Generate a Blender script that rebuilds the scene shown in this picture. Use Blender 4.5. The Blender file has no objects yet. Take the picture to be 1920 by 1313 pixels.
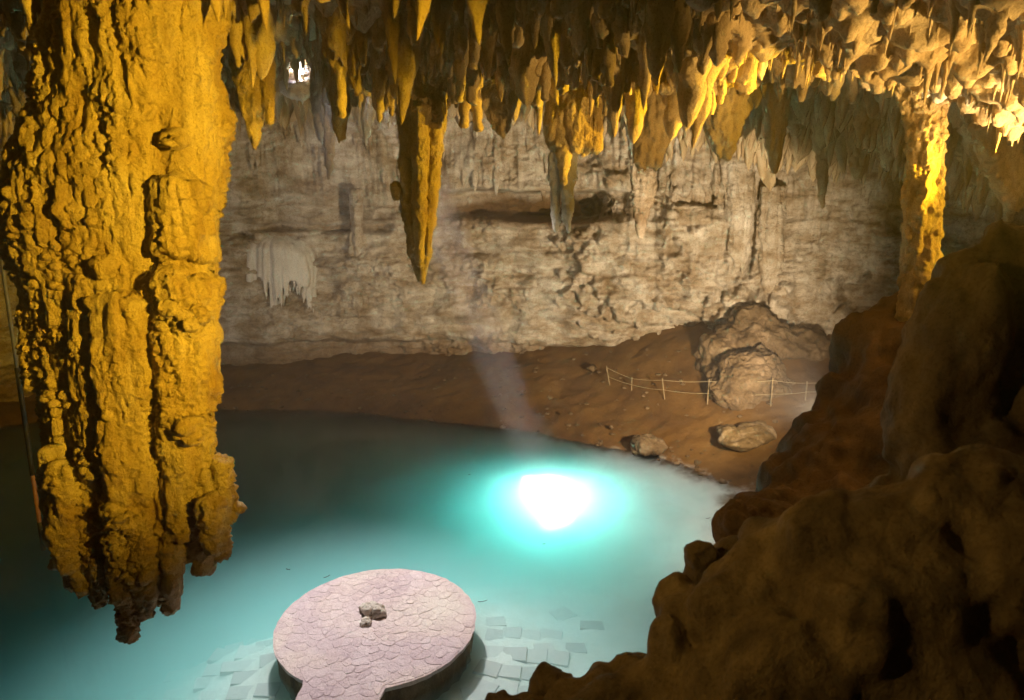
import bpy, math, random
import numpy as np
from mathutils import Vector

# ------------------------------------------------------------------ camera, light, exposure
scene = bpy.context.scene
COL = scene.collection
CAM_Z = 8.4
PITCH = math.radians(12.5)
FPX = 1280.0                       # focal length in photograph pixels (1920 wide)

cam_d = bpy.data.cameras.new("camera")
cam = bpy.data.objects.new("camera", cam_d)
COL.objects.link(cam)
cam.location = (0, 0, CAM_Z)
cam.rotation_euler = (math.pi / 2 - PITCH, 0, 0)
cam_d.sensor_width = 36.0
cam_d.lens = 36.0 * FPX / 1920.0
cam_d.clip_end = 500
cam_d.clip_start = 0.05
cam_d.dof.use_dof = True
cam_d.dof.focus_distance = 15.0
cam_d.dof.aperture_fstop = 1.3
scene.camera = cam

SUN_DOWN = Vector((0.38, -0.03, -1.0)).normalized()
SUN_EL = math.asin(-SUN_DOWN.z)
SUN_AZ = math.atan2(-SUN_DOWN.x, -SUN_DOWN.y)
world = bpy.data.worlds.new("World")
scene.world = world
world.use_nodes = True
wn = world.node_tree
sky = wn.nodes.new("ShaderNodeTexSky")
sky.sky_type = 'NISHITA'
sky.sun_disc = False
sky.sun_elevation = SUN_EL
sky.sun_rotation = SUN_AZ
wn.links.new(sky.outputs[0], wn.nodes["Background"].inputs[0])
wn.nodes["Background"].inputs[1].default_value = 0.12

sun_d = bpy.data.lights.new("sun", 'SUN')
sun_d.energy = 2.4
sun_d.angle = math.radians(0.6)
sun_d.color = (1.0, 0.95, 0.88)
sun = bpy.data.objects.new("sun", sun_d)
COL.objects.link(sun)
sun.rotation_euler = SUN_DOWN.to_track_quat('-Z', 'Y').to_euler()
sun.location = (-10, 20, 40)

scene.view_settings.view_transform = 'Standard'
scene.view_settings.look = 'None'
scene.view_settings.gamma = 1.0
scene.view_settings.exposure = 7.5
scene.render.engine = 'CYCLES'
scene.cycles.use_denoising = True
scene.cycles.max_bounces = 9
scene.cycles.diffuse_bounces = 3
scene.cycles.glossy_bounces = 2
scene.cycles.transparent_max_bounces = 12
scene.cycles.volume_bounces = 9
scene.cycles.use_adaptive_sampling = False
scene.cycles.sample_clamp_indirect = 0.3
scene.cycles.caustics_reflective = False
scene.cycles.caustics_refractive = False


def lamp(name, loc, target, watts, color, angle, blend=0.6, radius=0.12):
    """spot lamp, for the unseen cave floodlights and the added fills"""
    d = bpy.data.lights.new(name, 'SPOT')
    d.energy = watts
    d.color = color
    d.spot_size = math.radians(angle)
    d.spot_blend = blend
    d.shadow_soft_size = radius
    o = bpy.data.objects.new(name, d)
    COL.objects.link(o)
    o.location = loc
    o.rotation_euler = (Vector(target) - Vector(loc)).to_track_quat('-Z', 'Y').to_euler()
    return o


AMBER = (1.0, 0.60, 0.03)
lamp("floodlight_big_stalactite", (4.6, 1.8, 9.0), (-4.8, 9.0, 8.0), 66, AMBER, 46, 0.9)
lamp("floodlight_column", (10.2, 9.9, 8.6), (6.9, 12.4, 8.8), 6.2, AMBER, 64, 0.5)
lamp("floodlight_middle", (9.6, 10.6, 8.5), (-1.6, 13.2, 10.0), 42, AMBER, 40, 0.6)
lamp("floodlight_right_ceiling", (9.8, 8.8, 6.4), (9.0, 10.6, 11.0), 30, (1.0, 0.70, 0.33), 82, 0.7)
lamp("floodlight_front_ceiling", (8.6, 6.4, 7.6), (4.2, 11.5, 11.0), 20, (1.0, 0.62, 0.18), 54, 0.6)
lamp("floodlight_far_wall", (7.0, 14.6, 3.6), (4.0, 29.0, 5.6), 64, (1.0, 0.78, 0.50), 92, 0.9)
lamp("fill_lamp_left_wall", (-11.5, 19.5, 3.0), (-8.0, 30.0, 7.0), 6, (1.0, 0.86, 0.70), 130, 0.9)  # added fill, standing in for skylight spill on the left wall
lamp("sky_fill_lamp_platform", (-4.5, 18.2, 11.2), (-2.8, 11.2, 0.0), 54, (1.0, 0.95, 0.94), 60, 0.95, 0.25)  # added lamp by the hole, in place of its diffuse skylight
lamp("fill_lamp_shore", (-2.2, 18.6, 11.4), (3.4, 17.8, 0.0), 34, (1.0, 0.93, 0.86), 44, 1.0, 0.25)  # added lamp that spreads a pale glow over the right shallows and shore
lamp("fill_lamp_foreground", (-4.0, 3.6, 8.4), (4.0, 6.2, 5.6), 2.7, (1.0, 0.60, 0.14), 70, 0.9)  # added weak amber fill for the foreground rocks

# ------------------------------------------------------------------ pixel helpers
CP, SP = math.cos(PITCH), math.sin(PITCH)


def ray(u, v):
    dx = (u - 960) / FPX
    dy = (656.5 - v) / FPX
    return np.array([dx, CP + dy * SP, -SP + dy * CP])


def at_y(u, v, y):
    d = ray(u, v)
    p = d * (y / d[1])
    p[2] += CAM_Z
    return p


def at_z(u, v, z):
    d = ray(u, v)
    p = d * ((z - CAM_Z) / d[2])
    p[2] += CAM_Z
    return p


def px_size(y):                       # metres per photograph pixel at depth y
    return y * 1.02 / FPX


# ------------------------------------------------------------------ noise
_r = np.random.default_rng(7)
_perm = _r.permutation(256).astype(np.int32)
_grad = _r.normal(size=(256, 3)).astype(np.float32)
_grad /= np.linalg.norm(_grad, axis=1, keepdims=True)
_jit = _r.random((256, 3)).astype(np.float32)


def _hash(i, j, k):
    return _perm[(_perm[(_perm[i & 255] + j) & 255] + k) & 255]


def perlin(P, seed=0):
    P = np.asarray(P, np.float32) + np.float32(seed * 17.31)
    I = np.floor(P).astype(np.int32)
    F = P - I
    U = F * F * F * (F * (F * 6 - 15) + 10)
    out = 0
    for a in (0, 1):
        wa = U[:, 0] if a else 1 - U[:, 0]
        for b in (0, 1):
            wb = U[:, 1] if b else 1 - U[:, 1]
            for c in (0, 1):
                wc = U[:, 2] if c else 1 - U[:, 2]
                g = _grad[_hash(I[:, 0] + a, I[:, 1] + b, I[:, 2] + c)]
                out = out + wa * wb * wc * (g[:, 0] * (F[:, 0] - a) + g[:, 1] * (F[:, 1] - b) + g[:, 2] * (F[:, 2] - c))
    return out * 1.6


def fbm(P, octv=4, seed=0, gain=0.5, lac=2.03):
    P = np.asarray(P, np.float32)
    s, amp, f = 0, 1.0, 1.0
    for o in range(octv):
        s = s + amp * perlin(P * f, seed + o * 3)
        amp *= gain
        f *= lac
    return s


def ridged(P, octv=3, seed=0):
    P = np.asarray(P, np.float32)
    s, amp, f = 0, 1.0, 1.0
    for o in range(octv):
        s = s + amp * (1 - np.abs(perlin(P * f, seed + o * 3)) * 2)
        amp *= 0.5
        f *= 2.1
    return s


def worley(P, seed=0, dims=3):
    """F1, F2 distances"""
    P = np.asarray(P, np.float32) + np.float32(seed * 11.7)
    I = np.floor(P).astype(np.int32)
    F = P - I
    f1 = np.full(len(P), 9.0, np.float32)
    f2 = np.full(len(P), 9.0, np.float32)
    ks = (-1, 0, 1) if dims == 3 else (0,)
    for a in (-1, 0, 1):
        for b in (-1, 0, 1):
            for c in ks:
                j = _jit[_hash(I[:, 0] + a, I[:, 1] + b, I[:, 2] + c)]
                dx = j[:, 0] + a - F[:, 0]
                dy = j[:, 1] + b - F[:, 1]
                d = dx * dx + dy * dy
                if dims == 3:
                    dz = j[:, 2] + c - F[:, 2]
                    d = d + dz * dz
                d = np.sqrt(d)
                f2 = np.minimum(f2, np.maximum(f1, d))
                f1 = np.minimum(f1, d)
    return f1, f2


def worley_id(P2, seed=0):
    P2 = np.asarray(P2, np.float32) + np.float32(seed * 7.3)
    I = np.floor(P2).astype(np.int32)
    F = P2 - I
    best = np.full(len(P2), 9.0, np.float32)
    bid = np.zeros(len(P2), np.int32)
    for a in (-1, 0, 1):
        for b in (-1, 0, 1):
            h = _hash(I[:, 0] + a, I[:, 1] + b, 0 * I[:, 0] + seed)
            j = _jit[h]
            d = np.hypot(j[:, 0] + a - F[:, 0], j[:, 1] + b - F[:, 1])
            m = d < best
            best = np.where(m, d, best)
            bid = np.where(m, h, bid)
    return best, bid


def drip_disp(V, cell, amp, length, seed):
    '''overlapping hanging drips: every column swells downward and breaks off in steps'''
    w = 0.35 * np.stack([perlin(V * np.array([.8, .8, .5]) / (cell * 4), seed), perlin(V * np.array([.8, .8, .5]) / (cell * 4), seed + 1)], -1)
    f1, hid = worley_id(V[:, :2] / cell + w, seed % 200)
    ph = _jit[hid]
    ln = length * (0.5 + ph[:, 0])
    t = V[:, 2] / ln + ph[:, 1] * 7
    saw = 1 - (t - np.floor(t))
    saw = saw * sstep(1.0, 0.90, saw)
    body = np.sqrt(np.maximum(0, 1 - (f1 / 0.72) ** 2))
    return amp * body * (0.25 + 0.75 * saw) * (0.5 + ph[:, 2])


def sstep(a, b, x):
    t = np.clip((x - a) / (b - a), 0, 1)
    return t * t * (3 - 2 * t)


# ------------------------------------------------------------------ mesh helpers
def mesh_from(name, V, faces, smooth=True):
    """V (n,3); faces (m,3) or (m,4) array, or list of arrays"""
    me = bpy.data.meshes.new(name)
    V = np.ascontiguousarray(V, np.float32)
    if not isinstance(faces, list):
        faces = [faces]
    faces = [np.asarray(f, np.int32) for f in faces if len(f)]
    loops = np.concatenate([f.ravel() for f in faces])
    sizes = np.concatenate([np.full(len(f), f.shape[1], np.int32) for f in faces])
    starts = np.concatenate([[0], np.cumsum(sizes)[:-1]]).astype(np.int32)
    me.vertices.add(len(V))
    me.vertices.foreach_set("co", V.ravel())
    me.loops.add(len(loops))
    me.loops.foreach_set("vertex_index", loops)
    me.polygons.add(len(sizes))
    me.polygons.foreach_set("loop_start", starts)
    me.polygons.foreach_set("loop_total", sizes)
    me.polygons.foreach_set("use_smooth", np.full(len(sizes), smooth, bool))
    me.update(calc_edges=True)
    return me


def link(name, me, mat=None, parent=None, **props):
    o = bpy.data.objects.new(name, me)
    COL.objects.link(o)
    if mat is not None and me is not None and len(me.materials) == 0:
        me.materials.append(mat)
    if parent is not None:
        o.parent = parent
    for k, val in props.items():
        o[k] = val
    return o


def empty(name, loc=(0, 0, 0), **props):
    o = bpy.data.objects.new(name, None)
    COL.objects.link(o)
    o.location = loc
    for k, val in props.items():
        o[k] = val
    return o


def grid_faces(nu, nv, wrap_u=False):
    """vertex index = iu*nv+iv"""
    iu = np.arange(nu if wrap_u else nu - 1)
    iv = np.arange(nv - 1)
    A, B = np.meshgrid(iu, iv, indexing='ij')
    A2 = (A + 1) % nu
    f = np.stack([A * nv + B, A2 * nv + B, A2 * nv + B + 1, A * nv + B + 1], -1)
    return f.reshape(-1, 4)


class Soup:
    """collects tubes and blobs that are fused into one skin later"""
    def __init__(self):
        self.V, self.T, self.n = [], [], 0

    def add(self, V, T):
        self.V.append(np.asarray(V, np.float32))
        self.T.append(np.asarray(T, np.int32) + self.n)
        self.n += len(V)

    def tube(self, pts, rad, sides=8, squash=None):
        pts = np.asarray(pts, float)
        n = len(pts)
        rad = np.broadcast_to(np.asarray(rad, float), (n,))
        d = np.gradient(pts, axis=0)
        d /= np.linalg.norm(d, axis=1, keepdims=True) + 1e-9
        ref = np.array([0, 1, 0]) if abs(d[0][1]) < 0.9 else np.array([1, 0, 0])
        a = np.cross(d, ref)
        a /= np.linalg.norm(a, axis=1, keepdims=True)
        b = np.cross(d, a)
        th = np.linspace(0, 2 * np.pi, sides, endpoint=False)
        sq = 1.0 if squash is None else squash
        ring = (pts[:, None] + rad[:, None, None] * (np.cos(th)[None, :, None] * a[:, None] + sq * np.sin(th)[None, :, None] * b[:, None]))
        V = np.concatenate([ring.reshape(-1, 3), pts[:1] - d[:1] * rad[0] * .5, pts[-1:] + d[-1:] * rad[-1] * .6])
        T = []
        for i in range(n - 1):
            for j in range(sides):
                j2 = (j + 1) % sides
                p, q, r, s = i * sides + j, i * sides + j2, (i + 1) * sides + j2, (i + 1) * sides + j
                T += [(p, q, r), (p, r, s)]
        c0, c1 = n * sides, n * sides + 1
        for j in range(sides):
            j2 = (j + 1) % sides
            T += [(c0, j2, j), (c1, (n - 1) * sides + j, (n - 1) * sides + j2)]
        self.add(V, T)

    _ico = {}

    @classmethod
    def ico(cls, sub):
        if sub not in cls._ico:
            import bmesh
            bm = bmesh.new()
            bmesh.ops.create_icosphere(bm, subdivisions=sub, radius=1)
            bm.verts.ensure_lookup_table()
            V = np.array([v.co[:] for v in bm.verts])
            T = np.array([[v.index for v in f.verts] for f in bm.faces])
            bm.free()
            cls._ico[sub] = (V, T)
        return cls._ico[sub]

    def blob(self, c, r, sub=2, noise=0.0, seed=0, rot=0.0):
        V, T = self.ico(sub)
        V = V.copy()
        if noise:
            V = V * (1 + noise * fbm(V * 1.3, 2, seed))[:, None]
        V = V * np.broadcast_to(np.asarray(r, float), (3,))
        if rot:
            c_, s_ = math.cos(rot), math.sin(rot)
            V = V @ np.array([[c_, s_, 0], [-s_, c_, 0], [0, 0, 1]])
        self.add(V + np.asarray(c), T)

    def remesh(self, voxel):
        V = np.concatenate(self.V)
        T = np.concatenate(self.T)
        me = mesh_from("tmp", V, T)
        o = bpy.data.objects.new("tmp", me)
        COL.objects.link(o)
        m = o.modifiers.new("r", 'REMESH')
        m.mode = 'VOXEL'
        m.voxel_size = voxel
        m.adaptivity = 0
        dg = bpy.context.evaluated_depsgraph_get()
        ev = o.evaluated_get(dg)
        em = ev.to_mesh()
        nv = len(em.vertices)
        co = np.empty(nv * 3, np.float32)
        em.vertices.foreach_get("co", co)
        nl = len(em.loops)
        li = np.empty(nl, np.int32)
        em.loops.foreach_get("vertex_index", li)
        tot = np.empty(len(em.polygons), np.int32)
        em.polygons.foreach_get("loop_total", tot)
        ev.to_mesh_clear()
        bpy.data.objects.remove(o)
        bpy.data.meshes.remove(me)
        if (tot == 4).all():
            F = [li.reshape(-1, 4)]
        else:
            st = np.concatenate([[0], np.cumsum(tot)[:-1]])
            F = []
            for k in (3, 4):
                idx = st[tot == k]
                if len(idx):
                    F.append(np.stack([li[idx + q] for q in range(k)], -1))
        return co.reshape(-1, 3), F


def vnormals(V, F):
    N = np.zeros_like(V)
    for f in F:
        a, b, c = V[f[:, 0]], V[f[:, 1]], V[f[:, 2]]
        n = np.cross(b - a, c - a)
        for k in range(f.shape[1]):
            np.add.at(N, f[:, k], n)
    return N / (np.linalg.norm(N, axis=1, keepdims=True) + 1e-12)


def relax(V, F, it=1, lam=0.5):
    for _ in range(it):
        S = np.zeros_like(V)
        C = np.zeros(len(V), np.float32)
        for f in F:
            k = f.shape[1]
            for a in range(k):
                b = (a + 1) % k
                np.add.at(S, f[:, a], V[f[:, b]])
                np.add.at(C, f[:, a], 1)
        V = V * (1 - lam) + lam * S / np.maximum(C, 1)[:, None]
    return V


# ------------------------------------------------------------------ materials
def nd(nt, typ, **kw):
    n = nt.nodes.new(typ)
    for k, v in kw.items():
        setattr(n, k, v)
    return n


def ramp(nt, stops, fac=None):
    r = nd(nt, "ShaderNodeValToRGB")
    e = r.color_ramp.elements
    while len(e) > 1:
        e.remove(e[-1])
    e[0].position = stops[0][0]
    e[0].color = (*stops[0][1], 1)
    for p, c in stops[1:]:
        q = e.new(p)
        q.color = (*c, 1)
    if fac is not None:
        nt.links.new(fac, r.inputs[0])
    return r.outputs[0]


def noise_tex(nt, vec, scale, detail=6, rough=0.6, dist=0.0, stretch=None):
    if stretch:
        m = nd(nt, "ShaderNodeMapping")
        m.inputs['Scale'].default_value = stretch
        nt.links.new(vec, m.inputs[0])
        vec = m.outputs[0]
    n = nd(nt, "ShaderNodeTexNoise")
    n.inputs['Scale'].default_value = scale
    n.inputs['Detail'].default_value = detail
    n.inputs['Roughness'].default_value = rough
    n.inputs['Distortion'].default_value = dist
    nt.links.new(vec, n.inputs['Vector'])
    return n.outputs[0]


def mixc(nt, fac, a, b, mode='MIX'):
    m = nd(nt, "ShaderNodeMix", data_type='RGBA', blend_type=mode)
    for s, val in ((0, fac), (6, a), (7, b)):
        if isinstance(val, (int, float)):
            m.inputs[s].default_value = val
        elif isinstance(val, tuple):
            m.inputs[s].default_value = (*val, 1)
        else:
            nt.links.new(val, m.inputs[s])
    return m.outputs[2]


def math_(nt, op, a, b=None, clamp=False):
    m = nd(nt, "ShaderNodeMath", operation=op, use_clamp=clamp)
    for i, val in ((0, a), (1, b)):
        if val is None:
            continue
        if isinstance(val, (int, float)):
            m.inputs[i].default_value = val
        else:
            nt.links.new(val, m.inputs[i])
    return m.outputs[0]


def new_mat(name):
    m = bpy.data.materials.new(name)
    m.use_nodes = True
    nt = m.node_tree
    b = nt.nodes["Principled BSDF"]
    g = nd(nt, "ShaderNodeNewGeometry")
    return m, nt, b, g.outputs['Position']


def rock_mat(name, stops, scale=1.2, streak=0.35, streak_col=(0.30, 0.20, 0.10), bump=0.5, bump_scale=14, rough=0.75, stretch=(1, 1, 0.5), band=None, dist=0.02, shelf=False):
    m, nt, b, pos = new_mat(name)
    n1 = noise_tex(nt, pos, scale, 8, 0.62, 0.4, stretch)
    col = ramp(nt, stops, n1)
    if streak:
        n2 = noise_tex(nt, pos, 3.2, 5, 0.6, 0.2, (1, 1, 0.12))
        f = ramp(nt, [(0.48, (0, 0, 0)), (0.7, (1, 1, 1))], n2)
        f = math_(nt, 'MULTIPLY', f, streak)
        col = mixc(nt, f, col, streak_col)
    if band:
        z0, z1, bc, amt = band
        sx = nd(nt, "ShaderNodeSeparateXYZ")
        nt.links.new(pos, sx.inputs[0])
        wob = noise_tex(nt, pos, 0.9, 6, 0.6)
        z = math_(nt, 'ADD', sx.outputs[2], math_(nt, 'MULTIPLY', math_(nt, 'SUBTRACT', wob, 0.5), 1.2))
        mr = nd(nt, "ShaderNodeMapRange", interpolation_type='SMOOTHSTEP')
        nt.links.new(z, mr.inputs[0])
        mr.inputs[1].default_value = z0
        mr.inputs[2].default_value = z1
        mr.inputs[3].default_value = amt
        mr.inputs[4].default_value = 0
        col = mixc(nt, mr.outputs[0], col, bc)
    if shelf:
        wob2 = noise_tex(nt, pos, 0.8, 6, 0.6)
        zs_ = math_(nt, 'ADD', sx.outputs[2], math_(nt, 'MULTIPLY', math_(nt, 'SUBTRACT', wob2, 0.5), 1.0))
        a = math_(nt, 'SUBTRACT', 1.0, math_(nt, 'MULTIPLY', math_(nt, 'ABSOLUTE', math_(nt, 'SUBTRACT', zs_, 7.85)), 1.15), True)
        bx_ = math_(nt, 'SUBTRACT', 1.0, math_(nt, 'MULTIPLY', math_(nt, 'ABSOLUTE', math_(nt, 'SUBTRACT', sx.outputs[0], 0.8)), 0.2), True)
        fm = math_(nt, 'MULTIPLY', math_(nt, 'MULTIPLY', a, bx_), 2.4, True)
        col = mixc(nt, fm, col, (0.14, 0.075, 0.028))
    # pitting
    sp = noise_tex(nt, pos, bump_scale * 2.5, 4, 0.7)
    spf = ramp(nt, [(0.30, (0.62, 0.58, 0.52)), (0.5, (1, 1, 1))], sp)
    col = mixc(nt, 1.0, col, spf, 'MULTIPLY')
    nt.links.new(col, b.inputs['Base Color'])
    b.inputs['Roughness'].default_value = rough
    b.inputs['Specular IOR Level'].default_value = 0.3
    h1 = noise_tex(nt, pos, bump_scale, 8, 0.68, 0.3)
    h2 = noise_tex(nt, pos, bump_scale * 0.3, 6, 0.6, 0.6, stretch)
    h = math_(nt, 'ADD', h1, math_(nt, 'MULTIPLY', h2, 1.6))
    bp = nd(nt, "ShaderNodeBump")
    bp.inputs['Strength'].default_value = bump
    bp.inputs['Distance'].default_value = dist * 3.2
    nt.links.new(h, bp.inputs['Height'])
    nt.links.new(bp.outputs[0], b.inputs['Normal'])
    return m


M = {}
M['golden'] = rock_mat("golden_limestone", [(0.3, (0.32, 0.19, 0.07)), (0.5, (0.54, 0.40, 0.20)), (0.68, (0.68, 0.55, 0.36))], 1.3, 0.55, bump=1.0, bump_scale=16, dist=0.025)
M['ceiling'] = rock_mat("ceiling_limestone", [(0.3, (0.34, 0.24, 0.13)), (0.5, (0.48, 0.36, 0.21)), (0.7, (0.62, 0.50, 0.33))], 1.3, 0.35, bump=0.6, bump_scale=14)
M['pale'] = rock_mat("pale_flowstone", [(0.3, (0.46, 0.40, 0.33)), (0.5, (0.58, 0.52, 0.45)), (0.7, (0.68, 0.62, 0.55))], 1.3, 0.3, (0.36, 0.27, 0.18), bump=0.35, bump_scale=12)
M['white'] = rock_mat("white_flowstone", [(0.3, (0.56, 0.52, 0.46)), (0.5, (0.68, 0.64, 0.58)), (0.7, (0.76, 0.72, 0.67))], 1.3, 0.25, (0.42, 0.34, 0.26), bump=0.25, bump_scale=10)
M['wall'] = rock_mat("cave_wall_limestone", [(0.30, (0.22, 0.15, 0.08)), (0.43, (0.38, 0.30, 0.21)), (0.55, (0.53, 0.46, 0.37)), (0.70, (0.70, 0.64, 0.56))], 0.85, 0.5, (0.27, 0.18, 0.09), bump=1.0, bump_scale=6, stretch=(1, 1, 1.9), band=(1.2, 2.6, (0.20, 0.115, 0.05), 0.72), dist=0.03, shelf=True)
M['mud'] = rock_mat("mud_ground", [(0.3, (0.13, 0.07, 0.026)), (0.5, (0.19, 0.105, 0.042)), (0.72, (0.27, 0.16, 0.075))], 0.7, 0.0, bump=0.5, bump_scale=6, stretch=(1, 1, 1), rough=0.7)
M['brown'] = rock_mat("brown_rock", [(0.3, (0.08, 0.047, 0.02)), (0.5, (0.13, 0.08, 0.035)), (0.7, (0.19, 0.12, 0.06))], 1.2, 0.3, (0.09, 0.05, 0.02), bump=0.6, bump_scale=9)
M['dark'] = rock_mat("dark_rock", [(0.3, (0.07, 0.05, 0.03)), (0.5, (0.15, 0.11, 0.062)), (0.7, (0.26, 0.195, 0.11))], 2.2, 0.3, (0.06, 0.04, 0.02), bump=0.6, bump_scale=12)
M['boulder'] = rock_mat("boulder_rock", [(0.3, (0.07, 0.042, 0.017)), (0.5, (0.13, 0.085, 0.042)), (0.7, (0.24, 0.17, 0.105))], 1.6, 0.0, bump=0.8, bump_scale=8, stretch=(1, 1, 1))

M['muddy'] = rock_mat("muddy_pale_stone", [(0.35, (0.08, 0.045, 0.012)), (0.5, (0.13, 0.085, 0.035)), (0.66, (0.32, 0.24, 0.15))], 1.5, 0.0, bump=0.5, bump_scale=8, stretch=(1, 1, 1))

# lake bed: pale silt under water, mud above
m, nt, b, pos = new_mat("lake_bed")
sx = nd(nt, "ShaderNodeSeparateXYZ")
nt.links.new(pos, sx.inputs[0])
nz = noise_tex(nt, pos, 0.8, 7, 0.6, 0.3)
silt = ramp(nt, [(0.3, (0.58, 0.57, 0.51)), (0.5, (0.74, 0.72, 0.67)), (0.7, (0.80, 0.78, 0.74))], nz)
n4 = noise_tex(nt, pos, 0.7, 7, 0.62, 0.4)
mudc = ramp(nt, [(0.3, (0.075, 0.034, 0.006)), (0.5, (0.12, 0.058, 0.010)), (0.66, (0.16, 0.082, 0.018)), (0.8, (0.28, 0.18, 0.08))], n4)
zz = math_(nt, 'ADD', sx.outputs[2], math_(nt, 'MULTIPLY', math_(nt, 'SUBTRACT', nz, 0.5), 0.5))
mr = nd(nt, "ShaderNodeMapRange", interpolation_type='SMOOTHSTEP')
nt.links.new(zz, mr.inputs[0])
mr.inputs[1].default_value = -0.14
mr.inputs[2].default_value = 0.04
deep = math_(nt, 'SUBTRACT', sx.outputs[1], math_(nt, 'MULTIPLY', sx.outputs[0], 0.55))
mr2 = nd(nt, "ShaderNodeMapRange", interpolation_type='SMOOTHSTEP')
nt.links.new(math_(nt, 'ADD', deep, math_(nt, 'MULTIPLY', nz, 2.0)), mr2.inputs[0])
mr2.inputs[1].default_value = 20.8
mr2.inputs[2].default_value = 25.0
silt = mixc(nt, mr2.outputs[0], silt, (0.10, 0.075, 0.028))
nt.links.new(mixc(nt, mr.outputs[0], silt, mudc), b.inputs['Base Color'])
b.inputs['Roughness'].default_value = 0.7
bp = nd(nt, "ShaderNodeBump")
bp.inputs['Strength'].default_value = 0.6
bp.inputs['Distance'].default_value = 0.05
nt.links.new(noise_tex(nt, pos, 6, 9, 0.66, 0.2), bp.inputs['Height'])
nt.links.new(bp.outputs[0], b.inputs['Normal'])
M['bed'] = m


def simple_mat(name, c1, c2, scale=8, rough=0.7, bump=0.3, obj_random=False, metallic=0.0):
    m, nt, b, pos = new_mat(name)
    n = noise_tex(nt, pos, scale, 6, 0.6)
    if obj_random:
        oi = nd(nt, "ShaderNodeObjectInfo")
        n = math_(nt, 'ADD', math_(nt, 'MULTIPLY', n, 0.5), math_(nt, 'MULTIPLY', oi.outputs['Random'], 0.5))
    nt.links.new(ramp(nt, [(0.3, c1), (0.7, c2)], n), b.inputs['Base Color'])
    b.inputs['Roughness'].default_value = rough
    b.inputs['Metallic'].default_value = metallic
    bp = nd(nt, "ShaderNodeBump")
    bp.inputs['Strength'].default_value = bump
    bp.inputs['Distance'].default_value = 0.02
    nt.links.new(noise_tex(nt, pos, scale * 3, 6, 0.65), bp.inputs['Height'])
    nt.links.new(bp.outputs[0], b.inputs['Normal'])
    return m


M['wood'] = simple_mat("weathered_post_wood", (0.14, 0.10, 0.05), (0.26, 0.19, 0.10), 9)
M['rope'] = simple_mat("natural_rope", (0.26, 0.20, 0.11), (0.36, 0.29, 0.18), 30)
M['pole_grey'] = simple_mat("grey_pole_paint", (0.20, 0.18, 0.16), (0.28, 0.26, 0.23), 6, 0.5)
M['pole_dark'] = simple_mat("dark_pole_sleeve", (0.02, 0.018, 0.016), (0.05, 0.045, 0.04), 6, 0.5)
M['pole_red'] = simple_mat("faded_red_pole_paint", (0.34, 0.15, 0.10), (0.44, 0.22, 0.15), 6, 0.6)
M['paver'] = simple_mat("pale_paver_stone", (0.46, 0.44, 0.42), (0.62, 0.60, 0.57), 5, 0.7, 0.3, True)
M['twig'] = simple_mat("dark_twig", (0.05, 0.035, 0.02), (0.09, 0.06, 0.035), 20)

# platform stones: cream to mauve
m, nt, b, pos = new_mat("platform_stone")
oi = nd(nt, "ShaderNodeObjectInfo")
big = noise_tex(nt, pos, 0.55, 3, 0.5)
fine = noise_tex(nt, pos, 9, 10, 0.85, 1.5)
f = math_(nt, 'ADD', math_(nt, 'MULTIPLY', oi.outputs['Random'], 0.08), math_(nt, 'ADD', math_(nt, 'MULTIPLY', big, 0.35), math_(nt, 'MULTIPLY', fine, 0.75)))
col = ramp(nt, [(0.36, (0.24, 0.18, 0.20)), (0.47, (0.50, 0.41, 0.42)), (0.58, (0.66, 0.57, 0.55)), (0.72, (0.80, 0.74, 0.69))], f)
tint = ramp(nt, [(0.40, (0.92, 0.84, 0.90)), (0.50, (1.0, 0.93, 0.92)), (0.60, (1.0, 0.98, 0.93))], noise_tex(nt, pos, 0.42, 3, 0.5, 0.6))
col = mixc(nt, 1.0, col, tint, 'MULTIPLY')
nt.links.new(col, b.inputs['Base Color'])
b.inputs['Roughness'].default_value = 0.75
bp = nd(nt, "ShaderNodeBump")
bp.inputs['Strength'].default_value = 1.0
bp.inputs['Distance'].default_value = 0.05
nt.links.new(noise_tex(nt, pos, 11, 10, 0.72, 0.8), bp.inputs['Height'])
nt.links.new(bp.outputs[0], b.inputs['Normal'])
M['stone'] = m
M['mortar'] = simple_mat("platform_mortar", (0.42, 0.33, 0.36), (0.62, 0.52, 0.52), 7, 0.85, 0.8)
M['rubble'] = rock_mat("platform_side_rubble", [(0.3, (0.10, 0.065, 0.035)), (0.5, (0.20, 0.135, 0.07)), (0.7, (0.34, 0.25, 0.15))], 3.0, 0.3, (0.05, 0.035, 0.02), bump=0.9, bump_scale=12)

# water
m = bpy.data.materials.new("turquoise_water")
m.use_nodes = True
nt = m.node_tree
nt.nodes.clear()
out = nd(nt, "ShaderNodeOutputMaterial")
tr = nd(nt, "ShaderNodeBsdfTransparent")
gl = nd(nt, "ShaderNodeBsdfGlossy")
gl.inputs['Roughness'].default_value = 0.04
gl.inputs['Color'].default_value = (0.6, 0.6, 0.6, 1)
fr = nd(nt, "ShaderNodeFresnel")
fr.inputs['IOR'].default_value = 1.33
mx = nd(nt, "ShaderNodeMixShader")
g = nd(nt, "ShaderNodeNewGeometry")
bp = nd(nt, "ShaderNodeBump")
bp.inputs['Strength'].default_value = 0.12
bp.inputs['Distance'].default_value = 0.02
nt.links.new(noise_tex(nt, g.outputs['Position'], 1.6, 3, 0.5), bp.inputs['Height'])
nt.links.new(bp.outputs[0], gl.inputs['Normal'])
nt.links.new(fr.outputs[0], mx.inputs[0])
nt.links.new(tr.outputs[0], mx.inputs[1])
nt.links.new(gl.outputs[0], mx.inputs[2])
nt.links.new(mx.outputs[0], out.inputs['Surface'])
va = nd(nt, "ShaderNodeVolumeAbsorption")
va.inputs['Color'].default_value = (0.0, 0.93, 0.92, 1)
va.inputs['Density'].default_value = 0.44
vs = nd(nt, "ShaderNodeVolumeScatter")
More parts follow.
